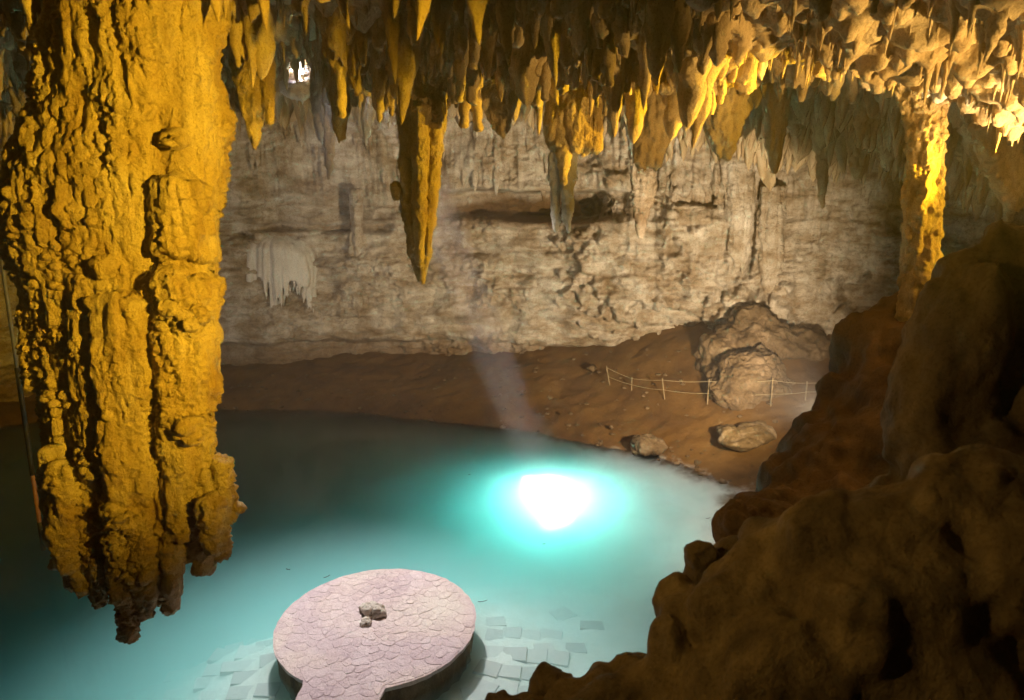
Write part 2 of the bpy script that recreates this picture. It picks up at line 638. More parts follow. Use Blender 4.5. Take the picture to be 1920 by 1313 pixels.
vs.inputs['Color'].default_value = (0.82, 1.0, 1.0, 1)
vs.inputs['Density'].default_value = 0.95
vs.inputs['Anisotropy'].default_value = 0.35
va2 = nd(nt, "ShaderNodeAddShader")
nt.links.new(va.outputs[0], va2.inputs[0])
nt.links.new(vs.outputs[0], va2.inputs[1])
nt.links.new(va2.outputs[0], out.inputs['Volume'])
M['water'] = m

m = bpy.data.materials.new("thin_air_haze")
m.use_nodes = True
nt = m.node_tree
nt.nodes.clear()
out = nd(nt, "ShaderNodeOutputMaterial")
pv = nd(nt, "ShaderNodeVolumePrincipled")
pv.inputs['Color'].default_value = (0.9, 0.9, 0.95, 1)
pv.inputs['Density'].default_value = 0.0016
nt.links.new(pv.outputs[0], out.inputs['Volume'])
M['haze'] = m


# ------------------------------------------------------------------ smooth surfaces through control points
def thin_plate(ctrl):
    C = np.array(ctrl, float)
    P, z = C[:, :2], C[:, 2]
    n = len(P)

    def phi(r2):
        return 0.5 * r2 * np.log(r2 + 1e-9)
    D = ((P[:, None] - P[None]) ** 2).sum(-1)
    A = np.zeros((n + 3, n + 3))
    A[:n, :n] = phi(D) + np.eye(n) * 0.4
    A[:n, n] = 1
    A[:n, n + 1:] = P
    A[n, :n] = 1
    A[n + 1:, :n] = P.T
    w = np.linalg.solve(A, np.concatenate([z, [0, 0, 0]]))

    def f(X, Y):
        X = np.asarray(X, float)
        Y = np.asarray(Y, float)
        out = w[n] + w[n + 1] * X + w[n + 2] * Y
        for k in range(n):
            out = out + w[k] * phi((X - P[k, 0]) ** 2 + (Y - P[k, 1]) ** 2)
        return out
    return f


# ------------------------------------------------------------------ ground: lake bed, banks
GC = [
    (-2.6, 11.8, -.25), (0.4, 11.5, -.25), (2.2, 13.7, -.55), (-4.8, 11.0, -.28), (-2.6, 9, -.25), (1.5, 9.5, -.22), (3.6, 12.0, -.25), (-2.6, 14.3, -.7), (-5.6, 12.3, -.6),
    (-7, 10.3, -1.0), (-9.5, 12.7, -2.2), (-6.3, 16.1, -3.4), (-11, 17, -3.6), (-3, 17, -2.4), (-2, 20, -2.4), (-8, 21, -2.8),
    (1.3, 17.6, -1.3), (3.4, 17.6, -.5), (4.5, 20.0, -.2), (2.5, 21.5, -.3), (3.2, 15.5, -.6),
    (1.2, 23.6, 0), (3.6, 22.2, .02), (5.4, 20.7, .05), (7.0, 19.2, .05), (6.0, 17.2, .0), (5.2, 15.3, .0), (4.6, 13.6, .1),
    (-4, 25.4, 0), (-11, 26.6, 0), (-19, 24.7, 0), (-23, 18, .3), (-20, 10, -.4), (-14, 8, -1.5),
    (-12, 29.5, .7), (-4, 29.5, .9), (3.7, 27.2, 1.5), (0, 26.4, .8), (5, 24.5, 1.0), (7.8, 26.4, 2.9), (7.4, 23.2, 1.3), (8.2, 21.4, 1.3), (11, 22, 1.8), (12, 25, 3.0), (9, 19.5, .9),
    (9, 16, 1.2), (14, 18, 2.5), (18, 14, 3), (9, 10, 3), (8, 4, 3.5), (0, 3, 2.5), (-8, 2, 1.5), (-20, 0, 1), (18, -2, 4), (0, -6, 3), (-12, 33, 1.5), (0, 33, 2), (12, 30, 4), (-26, 30, 2),
]
gf = thin_plate(GC)
GX = np.arange(-27, 22.01, 0.145)
GY = np.arange(-7, 34.01, 0.145)


def ground_height(X, Y):
    z = gf(X, Y)
    P = np.stack([X, Y, np.zeros_like(X)], -1)
    wet = sstep(0.25, -0.25, z)
    n = 0.07 * fbm(P * 0.6, 4, 21, 0.4)
    r = 0.025 * ridged(P * np.array([0.55, 1.3, 1]), 3, 22)
    f1, f2 = worley(P * 0.75 + 0.3 * fbm(P * .8, 2, 5)[:, None], 3, 2)
    crack = -0.10 * sstep(0.12, 0.0, f2 - f1)
    step = 0.16 * np.floor(2.2 * fbm(P * 0.35, 2, 31) + 0.5)     # broken shelves on the bank
    dry = 1 - wet
    return z + dry * (n + r + 0.7 * crack + 0.3 * step - 0.04) + wet * (0.05 * fbm(P * 1.1, 3, 9))


xx, yy = np.meshgrid(GX, GY, indexing='ij')
gz = ground_height(xx.ravel(), yy.ravel())
GZ = gz.reshape(xx.shape)
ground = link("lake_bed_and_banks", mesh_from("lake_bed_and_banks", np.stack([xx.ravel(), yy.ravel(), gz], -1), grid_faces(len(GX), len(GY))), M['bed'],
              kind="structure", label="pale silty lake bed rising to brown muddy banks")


def gz_at(x, y):
    i = np.clip((x - GX[0]) / 0.145, 0, len(GX) - 2)
    j = np.clip((y - GY[0]) / 0.145, 0, len(GY) - 2)
    i0, j0 = int(i), int(j)
    a, b = i - i0, j - j0
    return (GZ[i0, j0] * (1 - a) * (1 - b) + GZ[i0 + 1, j0] * a * (1 - b) + GZ[i0, j0 + 1] * (1 - a) * b + GZ[i0 + 1, j0 + 1] * a * b)


# ------------------------------------------------------------------ cave wall
WC = np.array([(-25, 13), (-23.5, 20), (-19.5, 26.5), (-12.4, 30.2), (-4, 31.0), (3.7, 29.2), (8.6, 27.8), (12.5, 25.8), (16.5, 22.0), (19, 16), (19.5, 8), (17, -3), (8, -6.0), (-8, -6.0), (-20, -3), (-25, 5)], float)


def catmull(C, n):
    out = []
    k = len(C)
    for i in range(k):
        p0, p1, p2, p3 = C[i - 1], C[i], C[(i + 1) % k], C[(i + 2) % k]
        t = np.linspace(0, 1, n, endpoint=False)[:, None]
        out.append(0.5 * (2 * p1 + (p2 - p0) * t + (2 * p0 - 5 * p1 + 4 * p2 - p3) * t ** 2 + (3 * p1 - p0 - 3 * p2 + p3) * t ** 3))
    return np.concatenate(out)


dense = catmull(WC, 200)
seg = np.linalg.norm(np.roll(dense, -1, 0) - dense, axis=1)
S = np.concatenate([[0], np.cumsum(seg)])
tot = S[-1]
dense_c = np.vstack([dense, dense[:1]])
s_view0, s_view1 = S[200 * 0], S[200 * 9]
s_list = np.concatenate([np.arange(s_view0, s_view1, 0.063), np.arange(s_view1, tot, 0.5)])
wx = np.interp(s_list, S, dense_c[:, 0])
wy = np.interp(s_list, S, dense_c[:, 1])
e = 0.6
tx = np.interp((s_list + e) % tot, S, dense_c[:, 0]) - np.interp((s_list - e) % tot, S, dense_c[:, 0])
ty = np.interp((s_list + e) % tot, S, dense_c[:, 1]) - np.interp((s_list - e) % tot, S, dense_c[:, 1])
tl = np.hypot(tx, ty)
nx, ny = ty / tl, -tx / tl            # points into the cave
zs = np.concatenate([np.arange(-1.5, 0.2, 0.25), np.arange(0.2, 13.8, 0.061)])
Sg, Zg = np.meshgrid(s_list, zs, indexing='ij')
sh = Sg.shape
s_, z_ = Sg.ravel(), Zg.ravel()
X0 = np.repeat(wx, len(zs))
Y0 = np.repeat(wy, len(zs))
O = np.zeros_like(s_)
zw = z_ + 0.30 * perlin(np.stack([s_ * 0.13, O, O], -1), 3) + 0.10 * perlin(np.stack([s_ * 0.6, z_ * .3, O], -1), 4)


def layers(z, h, sfreq, seed, edge=0.75):
    k = np.floor(z / h)
    f = z / h - k
    a = perlin(np.stack([s_ * sfreq, k * 5.137, O + seed], -1), seed)
    b_ = perlin(np.stack([s_ * sfreq, (k + 1) * 5.137, O + seed], -1), seed)
    return a + (b_ - a) * sstep(edge, 1.0, f)


low = sstep(9.2, 7.5, zw)                 # bedded rock below, dripstone above
d = 0.85 * fbm(np.stack([s_ * 0.16, z_ * 0.16, O], -1), 4, 40, .6)
d += low * (0.30 * layers(zw, 0.85, 0.30, 11) + 0.28 * layers(zw + .1, 0.33, 0.55, 12, .88) + 0.15 * layers(zw, 0.13, 0.9, 13, .8))
rough_m = sstep(-0.1, 0.4, fbm(np.stack([s_ * 0.22, z_ * 0.45, O], -1), 2, 61))
f1, f2 = worley(np.stack([s_ * 0.95 + .2 * perlin(np.stack([s_, z_, O], -1), 1), zw * 1.9, O + .5], -1), 5, 2)
d -= low * (0.03 + .10 * rough_m) * sstep(0.10, 0.0, f2 - f1)
d += (0.3 + rough_m) * 0.10 * fbm(np.stack([s_ * 1.6, z_ * 2.8, O], -1), 4, 44, 0.6)
wp = np.stack([s_ * 0.9, zw * 1.6, O], -1)
wq = 0.35 * fbm(wp, 3, 66)
f1c, f2c = worley(np.stack([s_ * 0.55 + wq, zw * 2.6 + wq, O + .5], -1), 17, 2)
d -= low * 0.14 * sstep(0.07, 0.0, f2c - f1c) * sstep(-.2, .3, perlin(wp * .4, 67))
d += 0.06 * fbm(np.stack([s_ * 5.5, z_ * 7.5, O], -1), 2, 47, 0.6) * (0.5 + rough_m)
f1b, f2b = worley(np.stack([s_ * 3.0 + wq, zw * 6.5 + wq, O + .5], -1), 8, 2)
d += rough_m * low * 0.20 * (f2b - f1b)
# undercut near the old water line
d -= 0.5 * sstep(2.15, 1.85, zw) - 0.12 * np.exp(-((zw - 2.35) / 0.22) ** 2)
# dripstone fluting above and on the right
vert = perlin(np.stack([s_ * 0.9, z_ * 0.10, O], -1), 51) + 0.6 * np.abs(perlin(np.stack([s_ * 2.6, z_ * 0.22, O], -1), 52)) + 0.35 * np.abs(perlin(np.stack([s_ * 6.5, z_ * 0.5, O], -1), 53))
right = sstep(2.0, 6.0, X0 + 1.5 * perlin(np.stack([s_ * .4, z_ * .4, O], -1), 81)) * sstep(3.0, 5.5, z_)
d += (1 - low) * (0.34 * vert + 0.16 * (z_ - 9.0)) + right * 0.40 * vert
# dark shelf, hollows and the vertical crack
xw = X0
d -= 1.9 * np.exp(-((xw - 0.8) / 3.6) ** 4) * sstep(7.35, 7.75, zw) * sstep(8.75, 8.6, zw)
d -= 0.5 * sstep(-12.5, -11, xw) * sstep(-5, -6, xw) * sstep(7.0, 7.1, zw) * sstep(7.5, 7.3, zw)


def hollow(u, v, ru, rv, depth, y=28.5):
    p = at_y(u, v, y)
    k = px_size(y)
    q = ((xw - p[0]) / (ru * k)) ** 2 + ((z_ - p[2]) / (rv * k)) ** 2
    q = q * np.clip(1 + 1.1 * fbm(np.stack([s_ * 1.9, z_ * 1.9, O], -1), 3, 77), 0.35, 3)
    return depth * sstep(1.2, 0.5, q) * (Y0 > 15)


d -= hollow(1110, 388, 26, 20, 1.6) + hollow(1330, 372, 32, 14, 1.0, 27) + hollow(1416, 455, 7, 70, 1.1, 27) + hollow(1440, 560, 7, 34, .7, 27)
d -= hollow(1620, 560, 34, 34, 1.0, 25) + hollow(745, 375, 9, 22, .9, 30) + hollow(1510, 660, 50, 26, .8, 26) + hollow(450, 445, 26, 5, .5, 30)
d += hollow(1180, 480, 90, 110, .5) + hollow(1420, 600, 70, 60, .7, 27)
Xw = X0 + np.repeat(nx, len(zs)) * d
Yw = Y0 + np.repeat(ny, len(zs)) * d
# small tilt so that ledges are not flat extrusions
Zw = z_ + 0.05 * fbm(np.stack([s_ * 1.1, z_ * 1.1, O], -1), 3, 90)
WALL_D = (s_list, zs, Xw.reshape(sh), Yw.reshape(sh))
link("cave_wall", mesh_from("cave_wall", np.stack([Xw, Yw, Zw], -1), grid_faces(len(s_list), len(zs), True)), M['wall'],
     kind="structure", label="bedded pale limestone cave wall stained brown near its base")


def wall_point(u, v):
    """first hit of a picture ray with the wall sheet (coarse)"""
    d_ = ray(u, v)
    best = None
    A = WALL_D[2][::3, ::3]
    B = WALL_D[3][::3, ::3]
    Zz = np.broadcast_to(zs[::3], A.shape)
    t = B / d_[1]
    err = np.hypot(A - d_[0] * t, Zz - CAM_Z - d_[2] * t) + (B < 12) * 1e3
    k = np.unravel_index(np.argmin(err), err.shape)
    return np.array([A[k], B[k], Zz[k]])


# ------------------------------------------------------------------ ceiling
SPOT = at_z(1018, 902, 0.0)
HOLE_Z = 12.6
HOLE = SPOT - np.array(SUN_DOWN) * (HOLE_Z / -SUN_DOWN.z)
HOLE_R = 0.62


def cz(u, v, y):
    p = at_y(u, v, y)
    return (p[0], p[1], p[2])


CC = [
    cz(1920, -10, 8.3), cz(1700, -10, 8.8), cz(1450, -10, 9.6), cz(1200, -10, 10.4), cz(960, -20, 11.0), cz(700, -20, 11.2), cz(450, -20, 11.4), cz(150, -30, 11.4), cz(-150, -20, 11),
    cz(1920, 165, 11.5), cz(1780, 150, 11.8), cz(1650, 95, 12.2), cz(1540, 70, 12.6), cz(1420, 60, 12.8), cz(1250, 70, 13), cz(1080, 75, 13.2), cz(930, 70, 13.4), cz(780, 70, 13.5), cz(600, 70, 13.6), cz(470, 60, 13.2), cz(200, 60, 13), cz(0, 40, 13),
    cz(1900, 120, 14.0), cz(1700, 50, 14.6), cz(1560, 50, 15), cz(1400, 60, 15.5), cz(1200, 40, 16),
    cz(1850, 225, 16.5), cz(1650, 160, 18), cz(1500, 150, 18.5), cz(1900, 310, 19), cz(1750, 285, 21), cz(1600, 262, 23), cz(1450, 245, 24), cz(1300, 205, 24.5),
    (HOLE[0], HOLE[1], 12.7), (HOLE[0] + 2, HOLE[1], 12.6), (HOLE[0] - 2, HOLE[1], 12.6), (-8, 19, 12.5), (1, 20, 12.5), (-12, 24, 12.2), (-4, 25, 12.4), (3, 25, 12.2), (-12, 29, 11.9), (-4, 30.5, 12.2), (4, 29, 11.9), (-18, 20, 11.5), (-22, 14, 11),
    (0, 2, 11.2), (-12, 3, 11.5), (12, 2, 10.5), (0, -6, 11), (18, 8, 9.5), (18, 16, 8.5), (-24, 2, 11), (-24, 26, 11),
]
cf = thin_plate(CC)
CX = np.arange(-27, 21.01, 0.15)
CY = np.arange(-7.5, 33.01, 0.15)
xx, yy = np.meshgrid(CX, CY, indexing='ij')


def ceiling_height(X, Y, detail=True):
    z = cf(X, Y)
    z = np.clip(z, 7.6, 13.3)
    P = np.stack([X, Y, np.zeros_like(X)], -1)
    z = z + 0.28 * fbm(P * 0.45, 3, 101)
    if detail:
        f1, f2 = worley(P * 1.15 + 0.35 * fbm(P * .9, 2, 8)[:, None], 14, 2)
        z = z - 0.34 * sstep(0.75, 0.0, f1) * (0.4 + sstep(-.3, .4, perlin(P * .5, 33)))
        f1, f2 = worley(P * 3.1, 15, 2)
        z = z - 0.14 * sstep(0.7, 0.0, f1)
        z = z + 0.06 * fbm(P * 3.0, 3, 111)
    return z


czv = ceiling_height(xx.ravel(), yy.ravel())
F = grid_faces(len(CX), len(CY))
cx_, cy_ = xx.ravel(), yy.ravel()
hcx = SPOT[0] + SUN_DOWN.x / SUN_DOWN.z * czv
hcy = SPOT[1] + SUN_DOWN.y / SUN_DOWN.z * czv
ang = np.arctan2(cy_ - hcy, cx_ - hcx)
rr = np.hypot(cx_ - hcx, cy_ - hcy) / (HOLE_R * (1 + 0.12 * np.sin(3 * ang + 1) + 0.08 * np.sin(5 * ang)))
WHITE = at_y(557, 158, 22.0)
hx2 = WHITE[0] + SUN_DOWN.x / SUN_DOWN.z * (czv - WHITE[2])
hy2 = WHITE[1] + 0.22 + SUN_DOWN.y / SUN_DOWN.z * (czv - WHITE[2])
r2 = np.hypot(cx_ - hx2, cy_ - hy2)
keep = (rr[F] > 1.5).all(1) & (r2[F] > 0.22).all(1)
ceiling = link("cave_ceiling", mesh_from("cave_ceiling", np.stack([cx_, cy_, czv], -1), F[keep][:, ::-1]), M['ceiling'],
               kind="structure", label="knobbly limestone cave ceiling thick with hanging stalactites")
# rock throat of the light hole; flares added to trim beam, block sky
th = np.linspace(0, 2 * np.pi, 40, endpoint=False)
hr = HOLE_R * (1 + 0.06 * np.sin(3 * th + 1) + 0.05 * np.sin(5 * th))
hz = np.concatenate([[13.3, 12.7, 12.3], np.linspace(12.0, 15.6, 14)])
V = []
for k, h in enumerate(hz):
    c = SPOT + np.array(SUN_DOWN) / SUN_DOWN.z * h
    rad = hr * (1.06 + 0.05 * perlin(np.stack([np.cos(th) * 2, np.sin(th) * 2, np.full(40, h * 2)], -1), 3)) + (1.0 if k == len(hz) - 1 else (1.3, 0.75, 0.32)[k] if k < 3 else 0)
    V.append(np.stack([c[0] + rad * np.cos(th), c[1] + rad * np.sin(th), np.full(40, c[2])], -1))
V = np.stack(V, 1).reshape(-1, 3)
link("skylight_shaft", mesh_from("skylight_shaft", V, grid_faces(40, len(hz), True)), M['ceiling'], ceiling)


def ceil_at(x, y):
    i = np.clip((x - CX[0]) / 0.15, 0, len(CX) - 2)
    j = np.clip((y - CY[0]) / 0.15, 0, len(CY) - 2)
    i0 = np.asarray(i).astype(int)
    j0 = np.asarray(j).astype(int)
    return czv.reshape(len(CX), len(CY))[i0, j0]


# ------------------------------------------------------------------ water and haze
wxs = np.linspace(-26, 20, 3)
V = np.array([(-26.5, -6.8, 0), (20.5, -6.8, 0), (20.5, 33, 0), (-26.5, 33, 0), (-26.5, -6.8, -5.5), (20.5, -6.8, -5.5), (20.5, 33, -5.5), (-26.5, 33, -5.5)], float)
BOXF = np.array([(0, 1, 2, 3), (7, 6, 5, 4), (0, 4, 5, 1), (1, 5, 6, 2), (2, 6, 7, 3), (3, 7, 4, 0)])
link("water", mesh_from("water", V, BOXF, False), M['water'], kind="structure", label="still turquoise water glowing white where the sunbeam lands")
V = np.array([(-28, -8.5, 13.9), (22.5, -8.5, 13.9), (22.5, 35, 13.9), (-28, 35, 13.9), (-28, -8.5, -7), (22.5, -8.5, -7), (22.5, 35, -7), (-28, 35, -7)], float)
link("haze", mesh_from("haze", V, BOXF, False), M['haze'], kind="stuff", label="thin misty air that shows the sunbeam")


# ------------------------------------------------------------------ flowstone bodies
def px_pt(u, v, y):
    """point and metres per pixel there"""
    d = ray(u, v)
    t = y / d[1]
    p = d * t
    p[2] += CAM_Z
    return p, t / FPX


def flowstone(prof, y0, depth=0.8, n_fl=60, fl_r=(3, 9), fl_len=(60, 260), n_pop=0, pop_r=(2, 5), pop_v=None, extra=(), voxel=0.03, seed=1,
              to_ceiling=True, core_scale=0.9, disp=1.0, clusters=(), smooth=1, back=0.35, core_back=None, lift=0.25, drips=((.10, .035, .5), (.05, .02, .25)), coral=(.05, .02, 1.5), coral_z=None):
    rng = random.Random(seed)
    prof = sorted(prof)
    vs = np.array([p[0] for p in prof], float)
    ul = np.array([p[1] for p in prof], float)
    ur = np.array([p[2] for p in prof], float)
    sp = Soup()

    def sect(v):
        a = np.interp(v, vs, ul)
        b_ = np.interp(v, vs, ur)
        p, k = px_pt((a + b_) / 2, v, y0)
        return p, (b_ - a) / 2 * k, k

    rows = np.linspace(vs[0], vs[-1], max(12, int((vs[-1] - vs[0]) / 12)))
    pts, hw = [], []
    for v in rows:
        p, w, k = sect(v)
        if core_back:
            p[1] += core_back(v) * k
            w *= 1.0
        pts.append(p)
        hw.append(max(w * core_scale, 0.01))
    if to_ceiling:
        top = pts[0].copy()
        zc = float(ceil_at(top[0], y0)) + lift
        if zc > top[2] + 0.05:
            n_up = max(2, int((zc - top[2]) / 0.15))
            for q in range(1, n_up + 1):
                t = q / n_up
                pts.insert(0, np.array([top[0], y0, top[2] + (zc - top[2]) * t]))
                hw.insert(0, hw[q - 1] if False else hw[0] * (1 + 0.06))
    pts = np.array(pts)
    hw = np.array(hw)
    # elliptical core
    th = np.linspace(0, 2 * np.pi, 28, endpoint=False)
    n = len(pts)
    jn = 1 + 0.07 * perlin(np.stack([np.repeat(np.arange(n) * 0.35, 28), np.tile(np.cos(th) * 1.5, n), np.tile(np.sin(th) * 1.5, n)], -1), seed).reshape(n, 28)
    ring = np.stack([pts[:, None, 0] + hw[:, None] * jn * np.cos(th), pts[:, None, 1] + hw[:, None] * depth * jn * np.sin(th), np.repeat(pts[:, 2:3], 28, 1)], -1)
    V = np.concatenate([ring.reshape(-1, 3), pts[:1], pts[-1:] - [[0, 0, 0.01]]])
    T = []
    for i in range(n - 1):
        for j in range(28):
            j2 = (j + 1) % 28
            T += [(i * 28 + j, i * 28 + j2, (i + 1) * 28 + j2), (i * 28 + j, (i + 1) * 28 + j2, (i + 1) * 28 + j)]
    for j in range(28):
        j2 = (j + 1) % 28
        T += [(n * 28, j2, j), (n * 28 + 1, (n - 1) * 28 + j, (n - 1) * 28 + j2)]
    sp.add(V, np.array(T)[:, ::-1])

    def on_surface(th_, v, out=1.0):
        p, w, k = sect(v)
        if core_back:
            p[1] += core_back(v) * k
        return p + np.array([w * core_scale * out * math.cos(th_), -w * core_scale * depth * out * math.sin(th_), 0]), k

    span = vs[-1] - vs[0]
    for i in range(n_fl):
        th_ = rng.uniform(0, math.pi) if rng.random() > back else rng.uniform(math.pi, 2 * math.pi)
        v0 = vs[0] + rng.uniform(-0.1, 0.85) * span
        L = rng.uniform(*fl_len)
        v1 = min(v0 + L, vs[-1] + rng.uniform(-10, 14))
        v0 = max(v0, vs[0])
        if v1 - v0 < 12:
            continue
        r = rng.uniform(*fl_r)
        m = max(4, int((v1 - v0) / 14))
        P, R = [], []
        wob = rng.uniform(0, 9)
        for q in range(m + 1):
            t = q / m
            v = v0 + (v1 - v0) * t
            p, k = on_surface(th_ + 0.06 * math.sin(wob + t * 5), v, 0.97)
            if t > 0.75:                     # the drip end hangs free
                p[1] -= 0.0
            R.append(max(0.006, k * r * (0.45 + 0.75 * math.sin(math.pi * min(1, t * 0.75 + 0.2))) * (1 if t < 0.8 else 1 - 0.8 * (t - 0.8) / 0.2) * (1 + 0.25 * math.sin(wob * 3 + t * 17))))
            P.append(p)
        sp.tube(P, R, 8)
    if n_pop:
        pv = pop_v or (vs[0], vs[-1])
        for i in range(n_pop):
            th_ = rng.uniform(0, math.pi) if rng.random() > back * .6 else rng.uniform(math.pi, 2 * math.pi)
            p, k = on_surface(th_, rng.uniform(*pv), rng.uniform(0.96, 1.06))
            r = k * rng.uniform(*pop_r)
            sp.blob(p, (r, r, r * rng.uniform(0.9, 1.8)), 1)
    for tb in extra:
        P, R = [], []
        for (u, v, r, dy) in tb:
            p, k = px_pt(u, v, y0 + dy)
            P.append(p)
            R.append(k * r)
        P, R = np.array(P), np.array(R)
        t0 = np.linspace(0, 1, len(P))
        t1 = np.linspace(0, 1, max(len(P) * 5, 8))
        P = np.stack([np.interp(t1, t0, P[:, c]) for c in range(3)], -1)
        P[:, :2] += 0.15 * R.mean() * np.stack([perlin(np.stack([t1 * 4, 0 * t1 + seed, 0 * t1], -1), 2), perlin(np.stack([t1 * 4, 0 * t1 + seed, 0 * t1], -1), 5)], -1)
        R = np.interp(t1, t0, R) * (1 + 0.12 * perlin(np.stack([t1 * 7, 0 * t1 + seed, 0 * t1], -1), 4))
        sp.tube(P, R, 12)
    for (u, v, dy, rad, cnt, br) in clusters:      # coral-like lumps
        c, k = px_pt(u, v, y0 + dy)
        for i in range(cnt):
            dv = np.array([rng.gauss(0, 1), rng.gauss(0, 1), rng.gauss(0, 1)])
            dv /= np.linalg.norm(dv)
            p = c + dv * k * rad * rng.uniform(0.5, 1.0)
            r = k * rng.uniform(br * .5, br)
            sp.blob(p, (r, r, r * rng.uniform(.9, 1.6)), 1)
    V, F_ = sp.remesh(voxel)
    if smooth:
        V = relax(V, F_, smooth, 0.5)
    N = vnormals(V, F_)
    dd = 0.030 * fbm(V * np.array([4, 4, 1.3]), 3, seed + 3) + 0.020 * fbm(V * np.array([9, 9, 5]), 3, seed + 9)
    V = V + N * (dd * disp)[:, None]
    if drips:
        side = np.clip(1.2 - np.abs(N[:, 2]), 0, 1) * (0.3 + 0.7 * sstep(0.0, 1.6, V[:, 2] - V[:, 2].min()))
        for (cell, amp, ln) in drips:
            V = V + N * (side * drip_disp(V, cell, amp, ln, seed + int(cell * 100)))[:, None]
    if coral:
        cell, amp, sc = coral
        f1, f2 = worley(V / cell, seed + 4)
        mk = sstep(-.05, .35, fbm(V * sc, 2, seed + 6) + (0.35 * sstep(coral_z, coral_z - 2.0, V[:, 2]) if coral_z is not None else 0))
        V = V + N * (amp * mk * sstep(0.75, 0.1, f1))[:, None]
    return V, F_


def stal(name, label, mat, prof, y0, parts=(), **kw):
    V, F_ = flowstone(prof, y0, **kw)
    x, y, z = V[:, 0].mean(), V[:, 1].mean(), V[:, 2].max()
    return link(name, mesh_from(name, V, F_), M[mat], label=label, category="stalactite")


# the huge one on the left
A_prof = [(-70, 108, 414), (0, 116, 388), (60, 112, 386), (130, 110, 396), (180, 94, 416), (240, 58, 420), (300, 34, 416), (360, 14, 406), (420, 12, 398), (480, 34, 386), (540, 58, 376), (600, 80, 370), (660, 98, 366), (740, 110, 366), (800, 124, 362), (860, 140, 356), (920, 160, 344), (970, 190, 326), (1010, 215, 300)]


def T_(u0, v0, r0, u1, v1, r1, dy=-0.5, n=4, dy1=None):
    dy1 = dy if dy1 is None else dy1
    return [(u0 + (u1 - u0) * t, v0 + (v1 - v0) * t, r0 + (r1 - r0) * t ** 1.6, dy + (dy1 - dy) * t) for t in np.linspace(0, 1, n)]


A_extra = [
    T_(140, 560, 46, 136, 1100, 9, -.25), T_(118, 640, 26, 118, 1065, 8, -.1), T_(195, 520, 54, 186, 1135, 9, -.45), T_(240, 560, 58, 245, 1196, 12, -.60), T_(228, 640, 36, 232, 1120, 14, -.72),
    T_(262, 800, 30, 268, 1160, 11, -.6), T_(300, 900, 30, 322, 1145, 9, -.42), T_(340, 520, 58, 346, 1000, 24, -.50), T_(344, 480, 36, 378, 1070, 9, -.42), T_(328, 600, 26, 338, 1010, 14, -.66),
    T_(360, 700, 18, 384, 990, 8, -.2), T_(352, 900, 26, 388, 1074, 9, -.3), T_(170, 960, 26, 160, 1100, 7, -.3), T_(128, 850, 30, 140, 1050, 12, -.2), T_(320, 940, 30, 304, 1110, 9, -.3), T_(350, 940, 26, 356, 1050, 8, -.35),
    # broad upper swells
    T_(176, -60, 46, 56, 460, 44, -.12), T_(214, -60, 74, 150, 600, 62, -.26), T_(285, -60, 84, 250, 560, 66, -.32), T_(346, -60, 58, 340, 600, 50, -.22), T_(335, 350, 50, 345, 480, 44, -.52), T_(70, 300, 44, 100, 720, 36, -.1),
]
for q in range(26):                       # broken hanging ends along the foot
    a = random.Random(900 + q)
    u = a.uniform(105, 415)
    vb = np.interp(u, [105, 135, 190, 245, 290, 330, 355, 395, 415], [1060, 1105, 1140, 1196, 1150, 1146, 1050, 1080, 1040])
    A_extra.append(T_(u, vb - a.uniform(120, 220), a.uniform(9, 20), u + a.uniform(-5, 5), vb - a.uniform(5, 60), a.uniform(4, 9), a.uniform(-.75, -.1)))
V, F_ = flowstone(A_prof, 9.2, depth=0.62, n_fl=460, fl_r=(2.2, 8), fl_len=(50, 340), n_pop=2600, pop_r=(1.8, 5.5), pop_v=(380, 1060), extra=A_extra, voxel=0.0235, seed=5,
                  core_scale=0.97, disp=1.6, drips=((.19, .065, 2.2), (.10, .05, .9), (.055, .028, .35)), coral=(.065, .05, .9), coral_z=7.6, core_back=lambda v: 20 * float(sstep(600, 760, v)),
                  clusters=[(418, 955, -.2, 22, 90, 8), (236, 690, -.78, 32, 150, 7), (135, 740, -.42, 38, 170, 7), (322, 262, -.74, 18, 90, 4), (345, 590, -.70, 44, 190, 7),
                            (200, 500, -.78, 20, 80, 6), (300, 880, -.50, 24, 90, 6), (370, 940, -.42, 26, 100, 6), (262, 1060, -.65, 36, 130, 7), (358, 640, -.5, 26, 110, 5), (376, 590, -.25, 20, 80, 5), (165, 1080, -.38, 28, 100, 6), (135, 1050, -.15, 28, 100, 6),
                            (240, 960, -.75, 36, 140, 6), (350, 800, -.70, 36, 140, 6), (185, 860, -.58, 36, 140, 6), (290, 1100, -.42, 32, 110, 6), (130, 930, -.22, 28, 100, 6), (120, 600, -.35, 26, 100, 5)])
link("giant_stalactite", mesh_from("giant_stalactite", V, F_), M['golden'], label="huge golden fluted stalactite filling the left side above the water", category="stalactite")

